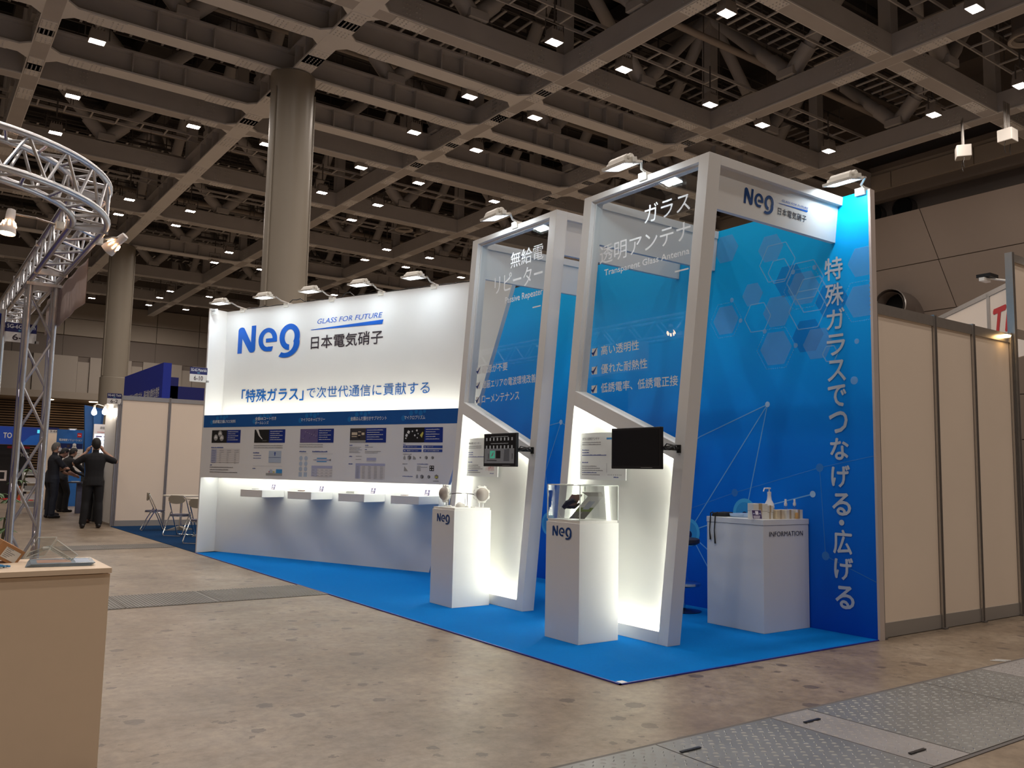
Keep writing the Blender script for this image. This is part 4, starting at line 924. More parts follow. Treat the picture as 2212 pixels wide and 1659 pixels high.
# tilted board with a road picture, and a phone on a holder
bd = thing('tilted_board', 'leaning picture board with a road scene inside the display case', 'display board', (.72, 1.18, .908))
P0 = Vector((.615, 1.255, .912)); U = Vector((.095, -.075, 0)); V = Vector((.115, -.085, .175)); nb = U.cross(V).normalized()
def bq(b, u0, u1, v0, v1, m, l): b.quad([P0+U*u0+V*v0+nb*l, P0+U*u1+V*v0+nb*l, P0+U*u1+V*v1+nb*l, P0+U*u0+V*v1+nb*l], m)
b = MB(); b.hexa([P0, P0+U, P0+U-nb*.004, P0-nb*.004], [P0+V, P0+U+V, P0+U+V-nb*.004, P0+V-nb*.004], mat('board_grey', (.45, .45, .44), .3)); b.build('board', bd)
g = MB()
for sgn in (1,):
    bq(g, 0, 1, 0, .32, mat('road_grey', (.20, .20, .20), .3), .001); bq(g, 0, 1, .32, .50, mat('road_green', (.20, .27, .10), .4), .001); bq(g, 0, 1, .50, 1, mat('road_sky', (.62, .64, .66), .3), .001)
    bq(g, .35, .75, .42, .78, mat('road_building', (.42, .46, .58), .3), .0015); bq(g, .46, .49, .08, .30, PW, .0015); bq(g, .22, .30, .62, .92, PW, .002)
g.build('board_print', bd)
b = MB(); b.hexa([P0+V, P0+U+V, P0+U+V-nb*.004, P0+V-nb*.004], [P0+V+Vector((-.035, .03, .03)), P0+U+V+Vector((-.035, .03, .03)), P0+U*1.1+V+Vector((-.02, .02, .034)), P0+V*1.0+Vector((-.02, .03, .034))], mat('board_grey', 0)); b.build('board_lip', bd)
ph = thing('phone_holder', 'black clamp holding a phone above the tilted board in the case', 'phone', (.66, 1.30, .908))
b = MB(); b.hexa([(.60, 1.30, 1.01), (.67, 1.245, 1.01), (.675, 1.25, 1.005), (.605, 1.305, 1.005)], [(.655, 1.27, 1.10), (.715, 1.215, 1.10), (.72, 1.22, 1.095), (.66, 1.275, 1.095)], mat('phone_case', (.25, .16, .14), .3)); b.build('phone', ph, bevel=.002)
b = MB(); b.tube([(.60, 1.31, .99), (.63, 1.29, 1.03), (.66, 1.26, 1.05), (.68, 1.24, 1.04)], [.018, .024, .02, .008], BLACK, 10); b.tube([(.62, 1.30, 1.0), (.67, 1.255, 1.0), (.70, 1.23, 1.03)], [.012, .016, .008], BLACK, 10); b.build('clamp', ph, smooth=True)
b = MB(); b.tube([(.59, 1.32, 1.0), (.575, 1.335, .97), (.58, 1.33, .93), (.60, 1.31, .912)], .0025, PW, 6); b.build('cord', ph, smooth=True)
# ---- information counter
root = thing('information_counter', 'white counter reading INFORMATION beside the blue wall', 'counter', (2.43, .91, 0))
b = MB(); b.box(2.134, 2.735, .614, 1.21, .0066, .868, WHITE2); b.build('body', root, bevel=.002)
b = MB(); b.box(2.131, 2.738, .611, 1.213, .870, .916, WHITE2); b.build('countertop', root, bevel=.002)
g = MB(); text(g, FY(.612), 'INFORMATION', 2.207, 2.652, .778, .818, INK, 0, .002); g.build('lettering', root, 'black INFORMATION lettering')
BOXC = mat('carton_white', (.70, .68, .62), .6); BOXT = mat('carton_tape', (.45, .34, .20), .5)
def carton(x, y, z, sx, sy, sz, rot, lab, m=BOXC):
    o = thing('carton', lab, 'box', (x, y, z), group='small cartons on the counter', local=True, rotz=rot); b = MB(); b.box(-sx/2, sx/2, -sy/2, sy/2, 0, sz, m); b.build('box', o, bevel=.002)
    b = MB(); b.box(-sx*.12, sx*.12, -sy/2-.001, sy/2+.001, -.0, sz+.001, BOXT); b.build('tape', o)
carton(2.23, .745, .917, .13, .10, .062, -.45, 'white carton at the bottom left of the counter boxes')
carton(2.23, .745, .981, .13, .10, .062, -.42, 'white carton stacked on top beside the info card')
carton(2.30, .715, .917, .07, .09, .055, -.1, 'narrow white carton right of the stack, lower one'); carton(2.305, .715, .974, .07, .09, .055, -.1, 'narrow white carton right of the stack, upper one')
carton(2.405, .690, .917, .10, .09, .075, .0, 'open pale carton before the pump bottle', mat('carton_cream', (.66, .55, .38), .6)); carton(2.53, .690, .917, .11, .09, .075, .05, 'grey-white carton under the small spray bottles'); carton(2.645, .685, .917, .10, .09, .075, -.03, 'rightmost white carton on the information counter')
BOT = mat('bottle_white', (.72, .72, .76), .3)
pb = thing('pump_bottle', 'white sanitizer pump bottle on the information counter', 'bottle', (2.43, .78, .917), local=True)
b = MB(); b.lathe([(.040, 0), (.042, .01), (.042, .10), (.038, .12), (.020, .155), (.016, .19), (.016, .20)], (0, 0, 0), BOT, 24); b.build('bottle', pb, smooth=True)
b = MB(); b.lathe([(.017, .20), (.017, .222), (.006, .224), (.006, .245), (.014, .247), (.014, .258)], (0, 0, 0), BOT, 16); b.tube([(0, 0, .252), (-.05, .01, .252), (-.062, .012, .225)], [.007, .006, .005], BOT, 8); b.build('pump', pb, smooth=True)
b = MB(); b.lathe([(.0425, .03), (.0425, .09)], (0, 0, 0), mat('bottle_label', (.30, .45, .58), .5), 24, caps=False); b.build('label_wrap', pb)
def spray(x, y, lab):
    o = thing('spray_bottle', lab, 'bottle', (x, y, .993), local=True, group='small spray bottles'); b = MB(); b.lathe([(.015, 0), (.016, .004), (.016, .025), (.010, .032)], (0, 0, 0), ACRYL, 16); b.build('bottle', o, smooth=True)
    b = MB(); b.lathe([(.011, .032), (.013, .036), (.013, .055), (.009, .058), (.008, .085), (.007, .088)], (0, 0, 0), BOT, 14); b.build('cap', o, smooth=True)
spray(2.53, .69, 'small spray bottle standing nearer the pump bottle'); spray(2.645, .685, 'small spray bottle on the rightmost counter carton')
b = MB(); b.lathe([(.015, .917), (.016, .96), (.010, .97)], (2.60, .63, 0), mat('amber_liquid', (.55, .32, .12), .3), 14); b.lathe([(.010, .97), (.010, .995)], (2.60, .63, 0), BOT, 12); tag(b.build('hand_gel', smooth=True), 'small amber-labelled bottle in front of the counter cartons', 'bottle')
bag = thing('black_pouch', 'flat black pouch with hanging straps on the counter corner', 'pouch', (2.22, 1.14, .917))
b = MB(); b.hexa([(2.14, 1.17, .917), (2.21, 1.07, .917), (2.36, 1.09, .917), (2.33, 1.20, .917)], [(2.15, 1.165, .95), (2.215, 1.08, .95), (2.34, 1.095, .955), (2.32, 1.19, .955)], BLACKM); b.build('pouch', bag, bevel=.008)
b = MB()
for y, l in ((1.168, .23), (1.115, .26)): b.tube([(2.16, y, .953), (2.133, y, .945), (2.127, y, .89), (2.124, y+.006, .80), (2.127, y, .953-l), (2.127, y, .948-l)], [.006, .006, .005, .004, .007, .008], BLACKM, 6)
b.build('strap', bag, smooth=True)
b = MB(); b.lathe([(.10, .917), (.115, .925), (.12, .945), (.118, .947), (.11, .93), (.001, .925)], (2.35, 1.0, 0), mat('plastic_bag', (.42, .58, .80), .25, alpha=.75), 24, sx=1.1, sy=.8, caps=False); tag(b.build('clear_tray', smooth=True), 'pale blue plastic tray on the information counter behind the pouch', 'tray')
# bar stool glimpsed behind the nearer frame
st = thing('bar_stool', 'low chrome stool partly hidden behind the nearer frame', 'stool', (2.42, 1.76, .006))
b = MB(); b.lathe([(.17, .0067), (.17, .012), (.03, .03), (.02, .04)], (2.42, 1.76, 0), mat('stool_base', (.05, .06, .08), .2, .9), 28); b.build('base', st, smooth=True)
b = MB(); b.tube([(2.42, 1.76, .03), (2.42, 1.76, .26)], .022, CHROME, 12); b.build('stem', st); b = MB(); b.lathe([(.15, .24), (.165, .25), (.165, .27), (.15, .275)], (2.42, 1.76, 0), CHROME, 28); b.build('foot_ring', st, smooth=True)
b = MB(); b.tube([(2.42, 1.76, .26), (2.42, 1.76, .62)], .02, CHROME, 12); b.lathe([(.14, .62), (.17, .64), (.17, .67), (.15, .68)], (2.42, 1.78, 0), mat('stool_seat', (.02, .02, .03), .5), 28); b.build('seat', st, smooth=True)

# ================================================================== NEIGHBOURING STANDS
def panel_wall(name, lab, cat, fr, posts, h, rail=.09, base=.12, thick=.04, m=PANEL, tops=True, grp=None):
    """system partition: posts, top rail, skirting and one panel per bay; u positions in posts"""
    root = thing(name, lab, cat, fr.p((posts[0]+posts[-1])/2, 0), group=grp)
    for a0, a1 in zip(posts[:-1], posts[1:]):
        b = MB(); slab(b, fr, a0+.03, a1-.03, base, h-rail, -thick, -.008, m); b.build('panel', root)
        b = MB(); slab(b, fr, a0+.025, a1-.025, h-rail, h, -thick, .006, ALU); b.build('top_rail', root)
        b = MB(); slab(b, fr, a0+.025, a1-.025, .006, base, -thick, -.002, mat('skirting_grey', (.40, .38, .36), .45, .5)); b.build('skirting', root)
    for a in posts:
        b = MB(); slab(b, fr, a-.022, a+.022, 0, h+.01, -thick-.01, .014, ALU); slab(b, fr, a-.006, a+.006, 0, h, .014, .02, mat('post_slot', (.16, .14, .13), .5, .5)); slab(b, fr, a-.03, a+.03, 0.001, .012, -thick-.02, .03, DARKST); b.build('post', root)
    return root
pr = panel_wall('partition_wall', 'beige system partition running right from the blue wall', 'partition', Fr((0, 0.02, 0), (1, 0, 0), (0, -1, 0)), [2.84, 3.77, 4.455, 5.20], 2.72)
tp = thing('tall_partition', 'taller partition panel with grey frame at the right picture edge', 'partition', (6.0, .02, 0)); fr = Fr((0, .01, 0), (1, 0, 0), (0, -1, 0))
b = MB(); slab(b, fr, 5.235, 5.285, 0, 3.55, -.05, .02, ALU); slab(b, fr, 5.255, 5.265, 0, 3.55, .02, .026, MATS['post_slot']); b.build('post', tp)
b = MB(); slab(b, fr, 5.285, 7.2, 2.78, 3.46, -.03, -.01, PANEL); b.build('panel', tp)
b = MB(); slab(b, fr, 5.285, 7.2, 3.46, 3.54, -.04, .01, ALU); slab(b, fr, 5.285, 7.2, 2.70, 2.78, -.04, .01, ALU); b.build('rail', tp)
# glimpse of the stand beyond the opening at the right edge
gb = thing('side_stand', 'bright graphic stand glimpsed past the tall post at right edge', 'stand', (6.6, 2.2, 0)); fr = Fr((0, 2.4, 0), (1, 0, 0), (0, -1, 0))
b = MB(); slab(b, fr, 5.4, 9, .0, 2.6, -.06, 0, PANEL); b.build('wall_board', gb)
g = MB(); rect(g, fr, 5.5, 8.5, 1.55, 2.3, mat('screen_sky', (.10, .28, .55), .4, emit=(.2, .45, .8), es=.35)); rect(g, fr, 5.5, 8.5, 1.30, 1.42, YEL, .003); rect(g, fr, 5.5, 8.5, 1.0, 1.30, DB, .003); rect(g, fr, 5.5, 8.5, .92, 1.0, YEL, .003)
for k in range(14): poly(g, fr, [(5.6+k*.2, 1.6), (5.7+k*.2, 1.6), (5.72+k*.2, 1.8+(k*7 % 5)*.08), (5.6+k*.2, 1.75)], PW if k % 3 else DB, .004)
g.build('graphic', gb)
# cream fascia with red lettering set at an angle beyond the partition
p0 = Vector((8.234, 2.227, 0)); p1 = Vector((6.838, .712, 0)); ftd = (p1-p0).normalized(); ft = Fr(p0, ftd, (ftd.y, -ftd.x, 0))
te = thing('sign_fascia', 'cream fascia board with red letters TE beyond the partition', 'sign', p0)
b = MB(); slab(b, ft, -1.0, 1.38, 2.7, 3.56, -.03, 0, PANEL); b.build('panel', te); b = MB(); slab(b, ft, 1.46, 3.4, 2.7, 3.56, -.03, 0, PANEL); b.build('panel', te)
b = MB(); slab(b, ft, 1.38, 1.46, 0, 3.6, -.04, .01, ALU); b.build('post', te); b = MB(); slab(b, ft, -1.0, 3.4, 3.56, 3.62, -.04, .01, ALU); b.build('top_rail', te)
b = MB(); slab(b, ft, 3.35, 3.42, 0, 2.7, -.04, .01, ALU); slab(b, ft, -1.0, -.93, 0, 2.7, -.04, .01, ALU); b.build('post', te)
g = MB(); text(g, ft, 'TEL', 1.535, 2.42, 3.06, 3.36, RED, .03, .003, shear=.22); text(g, ft, 'The Chemistry', 1.56, 2.6, 2.91, 2.98, RED, 0, .003); g.build('lettering', te)
b = MB(); c = ft.p(2.02, 3.66, .25); b.box(c.x-.10, c.x+.10, c.y-.08, c.y+.08, c.z, c.z+.04, BLACK); b.box(c.x-.14, c.x+.02, c.y-.03, c.y+.03, c.z-.05, c.z-.01, LAMPB); b.tube([c, ft.p(2.1, 3.6, -.02)], .012, LAMPB, 6); tag(b.build('arm_light'), 'small black and white arm light above the cream fascia', 'lamp')
b = MB(); b.lathe([(.001, 0), (.05, .004), (.055, .02), (.03, .03)], (5.02, -.01, 2.66), mat('warm_spot', (1, 1, 1), emit=(1, .62, .25), es=12), 14); tag(b.build('warm_spot'), 'small warm spotlight on the partition top rail at right', 'lamp')
# left neighbour: partition across, navy carpet, folding chairs, tables
b = MB(); b.prism([(0, 9.03, .0005), (3.2, 9.03, .0005), (3.2, 15.15, .0005), (0, 15.15, .0005)], (0, 0, .006), CARPN); tag(b.build('navy_carpet'), 'dark navy carpet under the folding chairs of the next stand', 'carpet')
fl2 = Fr((0, 15.2, 0), (1, 0, 0), (0, -1, 0))
panel_wall('partition_wall', 'beige partition behind the folding chairs at the left', 'partition', fl2, [.06, 1.03, 2.02, 3.0], 2.69, rail=.09, m=PANEL)
sp = thing('partition_wall', 'narrow end panel of the far partition beside the aisle', 'partition', (0, 15.9, 0)); fr = FX(.02)
b = MB(); slab(b, fr, -16.6, -15.26, .05, 2.6, -.04, -.01, WHITE); b.build('panel', sp); b = MB(); slab(b, fr, -15.27, -15.21, 0, 2.7, -.05, .02, ALU); b.build('post', sp)
# royal blue parapet sign behind it
RB = mat('royal_blue', (.012, .03, .33), .4); RBD = mat('royal_blue_dark', (.006, .01, .13), .45)
pg = thing('blue_parapet_sign', 'royal blue slanted parapet sign rising behind the left partition', 'sign', (1.2, 18, 0))
b = MB(); b.prism([(1.15, 16.5, 0), (1.15, 20.6, 0), (1.15, 20.6, 3.60), (1.15, 16.5, 3.60)], (.18, 0, 0), RB); b.build('board', pg)
b = MB(); b.box(1.33, 1.5, 16.5, 16.7, 2.7, 3.28, RBD); b.box(1.33, 3.2, 16.5, 16.7, 0, 3.08, RBD); b.build('return_board', pg)
g = MB(); text(g, FX(1.15), '次世代通信の実現に向け、最先端の素材を提供', -20.3, -16.75, 2.83, 3.06, PW, .02, .003); g.build('lettering', pg)
# number signs
SGN = mat('sign_navy', (.012, .015, .10), .4); SGW = mat('sign_white', (.66, .64, .62), .45)
def numsign(fr, a0, a1, z0, z1, top, num, lab, split=.48):
    root = thing('number_sign', lab, 'sign', fr.p((a0+a1)/2, z0), group='stand number signs'); zm = z1-(z1-z0)*split; w = a1-a0
    b = MB(); slab(b, fr, a0, a1, zm, z1, -.008, 0, SGN); b.build('upper_board', root); b = MB(); slab(b, fr, a0, a1, z0, zm, -.008, 0, SGW); b.build('lower_board', root)
    g = MB(); text(g, fr, top, a0+w*.05, a1-w*.05, zm+(z1-zm)*.42, z1-(z1-zm)*.16, PW, .012, .002); text(g, fr, '材料' if 'Mat' in top else '技術', a0+w*.42, a0+w*.58, zm+(z1-zm)*.10, zm+(z1-zm)*.30, mat('print_teal', (.15, .5, .65), .5), 0, .002)
    text(g, fr, num, a0+w*.24, a1-w*.24, z0+(zm-z0)*.2, z1-(z1-zm)-(zm-z0)*.2, INK, .014, .002); g.build('lettering', root)
    b = MB(); slab(b, fr, a1-.012, a1+.03, z0, z0+.03, -.012, -.0, ALU); b.build('bracket', root)
numsign(Fr((0, 8.99, 0), (1, 0, 0), (0, -1, 0)), -.24, .01, 2.495, 2.71, '5G-6G Materials', '6-10', 'stand number sign 6-10 at the left end of the white wall')
numsign(Fr((0, 15.17, 0), (1, 0, 0), (0, -1, 0)), -.22, .05, 2.50, 2.72, '5G-6G Tech', '6-2', 'stand number sign 6-2 at the partition corner')
numsign(Fr((0, 7.05, 0), (1, 0, 0), (0, -1, 0)), -2.77, -2.46, 2.60, 2.815, '5G-6G Tech', '6-9', 'stand number sign 6-9 behind the aluminium truss column')
lw = thing('stand_end_wall', 'blue end wall with bright metal post at the left picture edge', 'booth wall', (-3.2, 7.1, 0)); b = MB(); b.box(-4.4, -2.83, 7.0, 7.08, 0, 2.9, RB); b.build('board', lw); b = MB(); b.tube([(-2.80, 7.03, 0), (-2.80, 7.03, 2.95)], .03, CHROME, 12); b.build('post', lw)
# company plate on the wing of the white wall
b = MB(); slab(b, ff, -4.0, -3.86, 3.52, 3.60, -.01, 0, PW); scrib(b, ff, -3.98, -3.90, 3.565, .014, INK, .001); pl = tag(b.build('small_plate'), 'tiny white plate under the leftmost floodlight', 'label')
# folding chairs
SEATM = mat('seat_grey_blue', (.10, .10, .15), .6); BACKM = mat('chair_back_beige', (.36, .32, .25), .4)
def folding_chair():
    t = thing('folding_chair', 'x', 'chair', local=True); w = .19
    b = MB(); z = .012
    b.tube([(-w, .22, z), (-w, .10, .28), (-w, -.06, .62), (-w*.98, -.11, .73), (-w*.7, -.125, .775), (w*.7, -.125, .775), (w*.98, -.11, .73), (w, -.06, .62), (w, .10, .28), (w, .22, z), (w*.8, .24, z), (-w*.8, .24, z), (-w, .22, z)], .011, CHROME, 8); b.build('front_frame', t, smooth=True)
    b = MB(); v = w+.02; b.tube([(-v, .02, .46), (-v, -.10, .25), (-v, -.20, .05), (-v*.85, -.22, z), (v*.85, -.22, z), (v, -.20, .05), (v, -.10, .25), (v, .02, .46)], .011, CHROME, 8); b.build('rear_frame', t, smooth=True)
    b = MB(); pts = [(.19*math.cos(2*PI*k/20)*(1 if abs(math.cos(2*PI*k/20)) < .9 else .98), .02+.19*math.sin(2*PI*k/20)) for k in range(20)]
    b.prism([(x, y, .395) for x, y in pts], (0, 0, .03), SEATM); b.build('seat', t, bevel=.006); b = MB(); b.tube([(x*1.02, .02+(y-.02)*1.02, .39) for x, y in pts]+[(pts[0][0]*1.02, pts[0][1], .39)], .009, CHROME, 6, caps=False); b.build('seat_rim', t, smooth=True)
    b = MB(); n = 8; vs = []
    for i in range(n+1):
        u = -1+2*i/n; y = -.13-.02*(1-u*u); hw = .085*(1-u*u)**.5+.012
        for s_, zz in ((0, .69-hw*.7), (0, .70+hw*.9)): vs += [(u*w*.95, y, zz), (u*w*.95, y+.012, zz)]
    fs = []
    for i in range(n): a = i*4; c = a+4; fs += [(a, c, c+2, a+2), (a+1, a+3, c+3, c+1), (a+2, c+2, c+3, a+3), (a, a+1, c+1, c)]
    b.add(vs, fs, BACKM); b.build('backrest', t, smooth=True)
    for sx in (-1, 1): b = MB(); b.tube([(sx*(w+.01), .02, .46), (sx*(w+.0), .045, .40)], .008, CHROME, 6); b.build('hinge', t)
    return t
fc = folding_chair(); fc.location = (.50, 13.78, -.0005); fc.rotation_euler = (0, 0, -PI/2-.1); fc.scale = (.93, .93, .93); fc['label'] = 'leftmost folding chair, side on, facing the far round table'; fc['group'] = 'folding chairs'
c2 = dup(fc, (.60, 12.28, -.0005), -.85, 'middle folding chair seen from behind on the navy carpet', 'folding chairs'); c3 = dup(fc, (.50, 10.58, -.0005), -.9, 'nearest folding chair, partly hidden by the white wall end', 'folding chairs')
def round_table(x, y, lab):
    t = thing('round_table', lab, 'table', (x, y, .0065), local=True, group='round tables'); b = MB(); b.lathe([(.34, .655), (.35, .66), (.35, .678), (.34, .683)], (0, 0, 0), mat('tabletop_cream', (.62, .58, .50), .35), 36); b.build('tabletop', t, smooth=True)
    b = MB(); b.tube([(0, 0, .05), (0, 0, .655)], .025, CHROME, 12); b.build('stem', t, smooth=True)
    for k in range(4): a = k*PI/2+.25; b = MB(); d = Vector((math.cos(a), math.sin(a), 0)); e = Vector((-d.y, d.x, 0))*.03; b.prism([d*.03+e*1.6+Vector((0, 0, .075)), d*.03-e*1.6+Vector((0, 0, .075)), d*.03-e*1.6+Vector((0, 0, .03)), d*.03+e*1.6+Vector((0, 0, .03))], d*.0, CHROME); b.hexa([d*.02-e*1.5+Vector((0, 0, .0)), d*.26-e*.3, d*.26+e*.3, d*.02+e*1.5], [d*.02-e*1.5+Vector((0, 0, .08)), d*.26-e*.3+Vector((0, 0, .015)), d*.26+e*.3+Vector((0, 0, .015)), d*.02+e*1.5+Vector((0, 0, .08))], mat('base_grey', (.42, .40, .35), .3, .6)); b.build('foot', t)
    return t
round_table(.99, 13.70, 'far round cream table beside the leftmost folding chair'); round_table(1.0, 12.02, 'nearer round cream table mostly hidden by the white wall')

# ---- background stands down the aisle
def simple_board(name, lab, cat, x0, x1, y, z0, z1, m, th=.06):
    root = thing(name, lab, cat, ((x0+x1)/2, y, z0)); b = MB(); b.box(x0, x1, y, y+th, z0, z1, m); b.build('board', root); return root, Fr((0, y, 0), (1, 0, 0), (0, -1, 0))
AZ = mat('poster_azure', (.02, .13, .42), .45, noise=.5, nscale=1.5); EMB = mat('poster_glow', (1, 1, 1), emit=(.7, .8, 1), es=1.2)
r_, f_ = simple_board('poster_stand', 'blue poster stand with white Japanese heading in the background aisle', 'poster', .18, .90, 24.6, 0, 2.27, AZ)
g = MB(); text(g, f_, '電波暗室ソリューション', .24, .86, 1.93, 2.00, PW, .02, .003); rect(g, f_, .72, .84, 2.05, 2.18, RED, .003); scrib(g, f_, .74, .82, 2.10, .03, PW, .004)
rect(g, f_, .22, .88, 1.70, 1.86, NAVY, .003); disc(g, f_, (.50, 1.78), .045, INK, .004); disc(g, f_, (.66, 1.82), .05, PW, .004); poly(g, f_, [(.58, 1.70), (.74, 1.70), (.70, 1.79), (.62, 1.79)], PW, .004)
rect(g, f_, .20, .90, 1.02, 1.70, SGW, .0035); rect(g, f_, .24, .50, 1.62, 1.67, SKY, .005)
for k in range(6): scrib(g, f_, .42+(k > 1)*.08, .82, 1.56-k*.05, .014, GRY, .005)
rect(g, f_, .26, .36, 1.36, 1.46, mat('photo_green', (.15, .40, .06), .5), .005); rect(g, f_, .26, .36, 1.16, 1.28, mat('photo_green', 0), .005); rect(g, f_, .28, .33, 1.18, 1.25, PVIO, .006)
g.build('poster_print', r_)
b = MB(); b.box(.45, .65, 24.3, 24.5, 2.27, 2.30, LAMPB); b.box(.48, .62, 24.32, 24.48, 2.262, 2.27, EMB); b.tube([(.55, 24.5, 2.29), (.55, 24.62, 2.27)], .01, LAMPB, 6); tag(b.build('arm_light'), 'small floodlight over the blue poster stand', 'lamp')
r_, f_ = simple_board('stand_fascia', 'blue fascia with white letters TO far down the aisle at left', 'sign', -1.6, .50, 30.2, 1.88, 2.50, mat('fascia_blue', (.01, .06, .42), .45, noise=.5, nscale=.8))
g = MB(); text(g, f_, 'TO', -.72, -.46, 2.10, 2.28, PW, .03, .003); poly(g, f_, [(-.2, 1.88), (.5, 1.88), (.5, 2.3), (.1, 2.2)], mat('fascia_blue2', (.01, .14, .62), .45), .003); rect(g, f_, .30, .50, 2.30, 2.42, mat('teal_glow', (.05, .5, .7), .5, emit=(.1, .6, .8), es=.8), .004); g.build('lettering', r_)
for x in (-1.6, .44): b = MB(); b.box(x, x+.06, 30.2, 30.26, 0, 1.88, BLACKM); b.build('post', r_)
r_, f_ = simple_board('black_stand_wall', 'black stand wall with a red strip and grey letters at left', 'booth wall', -1.6, .20, 31.0, 0, 1.86, BLACKM)
g = MB(); rect(g, f_, -.5, .2, 1.76, 1.84, mat('dark_red', (.22, .005, .01), .5), .003); text(g, f_, 'hot', -.12, .18, 1.48, 1.68, MG, .02, .003); rect(g, f_, -1.1, -.45, .62, .98, SGW, .003); rect(g, f_, -1.02, -.52, .68, .92, PICB, .004); g.build('print', r_)
b = MB(); b.box(-.6, .2, 29.0, 31.0, .0005, .02, mat('red_floor', (.45, .01, .015), .6)); tag(b.build('red_platform'), 'low red platform before the black stand wall', 'platform')
b = MB(); b.box(-.12, .02, 30.4, 30.54, .02, .45, mat('orange_box', (.50, .12, .04), .5)); tag(b.build('orange_box'), 'small orange box standing on the red platform', 'box')
r_, f_ = simple_board('beige_panel', 'plain beige panel with number 3-66 beside the TO fascia', 'partition', .52, .90, 29.6, 0, 2.45, PANEL)
g = MB(); rect(g, f_, .52, .90, 2.30, 2.50, SGW, .004); rect(g, f_, .52, .90, 2.42, 2.50, SGN, .006); text(g, f_, '3-66', .62, .86, 2.33, 2.40, INK, .01, .006); g.build('lettering', r_)
r_, f_ = simple_board('black_screen', 'dark folding screen right of the beige panel down the aisle', 'screen', .90, 1.9, 29.0, 0, 2.42, BLACKM)
# white shelf rack and glass tower, tables
rk = thing('brochure_rack', 'white wire brochure rack behind the men at left', 'rack', (-.9, 20.6, 0)); b = MB()
for x in (-1.05, -.70):
    for y in (20.5, 20.75): b.box(x, x+.02, y, y+.02, 0, 1.05, PW)
b.build('frame', rk)
for k in range(5): b = MB(); b.hexa([(-1.03, 20.5, .15+k*.2), (-.70, 20.5, .15+k*.2), (-.70, 20.7, .20+k*.2), (-1.03, 20.7, .20+k*.2)], [(-1.03, 20.5, .165+k*.2), (-.70, 20.5, .165+k*.2), (-.70, 20.7, .215+k*.2), (-1.03, 20.7, .215+k*.2)], PW); b.build('shelf', rk); b = MB(); b.box(-1.0, -.74, 20.52, 20.56, .17+k*.2, .29+k*.2, LBL if k % 2 else MG); b.build('brochure', rk)
ht = thing('high_table', 'small dark pedestal table the suited man leans over', 'table', (.27, 20.5, 0)); b = MB(); b.box(-.02, .52, 20.3, 20.8, .77, .80, mat('dark_grey_top', (.08, .08, .10), .3)); b.build('tabletop', ht); b = MB(); b.box(.17, .30, 20.45, 20.6, .001, .77, mat('pillar_grey', (.14, .15, .22), .35)); b.build('pillar', ht); b = MB(); b.box(.02, .2, 20.35, 20.5, .801, .815, PW); b.build('papers', ht)
gt = thing('glass_showcase', 'glass showcase with small items between the standing men', 'showcase', (-.15, 22.6, 0)); b = MB(); b.box(-.25, .25, 22.4, 22.8, .0, .55, BLACKM); b.build('plinth', gt)
b = MB(); b.box(-.24, .24, 22.41, 22.79, .55, 1.12, ACRYL); b.build('glass_box', gt); b = MB()
for k in range(6): b.box(-.2+k*.075, -.16+k*.075, 22.5, 22.6, .56, .66+(k*37 % 5)*.07, (CHROME, MG, TAN, PW, LBLUE, GRY)[k])
b.build('exhibits', gt); b = MB(); b.box(-.25, .25, 22.4, 22.8, 1.12, 1.14, ALU); b.box(-.25, .25, 22.4, 22.8, .54, .56, ALU); b.build('rims', gt)
# lit exhibit board beside the aisle corner
eb = thing('exhibit_board', 'bright white exhibit board with blue charts behind the photographing man', 'display board', (.2, 17.0, 0)); f_ = Fr((0, 17.0, 0), (1, 0, 0), (0, -1, 0))
b = MB(); b.box(-.12, .55, 17.0, 17.06, 1.05, 2.15, mat('board_white', (.75, .74, .78), .5)); b.build('board', eb); b = MB(); b.box(-.05, .55, 16.85, 17.3, .012, 1.05, BLACKM); b.build('cabinet', eb)
g = MB(); rect(g, f_, -.10, .24, 1.28, 1.93, mat('board_backlit', (.8, .85, 1), .5, emit=(.75, .85, 1), es=1.3), .003); text(g, f_, '通信技術', .0, .2, 2.04, 2.10, GRY, .02, .003); rect(g, f_, -.05, .28, 1.965, 1.975, RED, .003)
for c in range(2):
    x = -.07+c*.16; rect(g, f_, x, x+.12, 1.86, 1.89, PVIO, .005); scrib(g, f_, x, x+.12, 1.78, .03, SKY, .005); scrib(g, f_, x, x+.12, 1.70, .02, SKY, .005); rect(g, f_, x+.01, x+.10, 1.57, 1.64, TAN, .005); rect(g, f_, x+.01, x+.11, 1.36, 1.5, LBLUE, .005)
g.build('board_print', eb); b = MB(); b.hexa([(-.05, 16.7, .62), (.3, 16.7, .62), (.3, 16.72, .60), (-.05, 16.72, .60)], [(0, 16.9, .85), (.35, 16.9, .85), (.35, 16.92, .83), (0, 16.92, .83)], mat('board_backlit', 0)); b.build('tilted_tablet', eb)
bt = thing('blue_tower_panel', 'tall tapering blue panel behind the clip lamps', 'panel', (.1, 18.0, 0)); b = MB(); b.prism([(-.18, 18.0, 2.62), (.25, 18.0, 2.55), (.1, 18.0, 0), (-.0, 18.0, 0)], (0, .1, 0), AZ); b.build('board', bt); b = MB(); b.prism([(.0, 17.9, 2.5), (.18, 17.9, 2.5), (.12, 17.9, 1.4), (.06, 17.9, 1.4)], (0, .05, 0), mat('sky_panel', (.05, .2, .55), .4)); b.build('strip', bt)
BULB = mat('bulb_glow', (1, 1, 1), emit=(1, .86, .72), es=30)
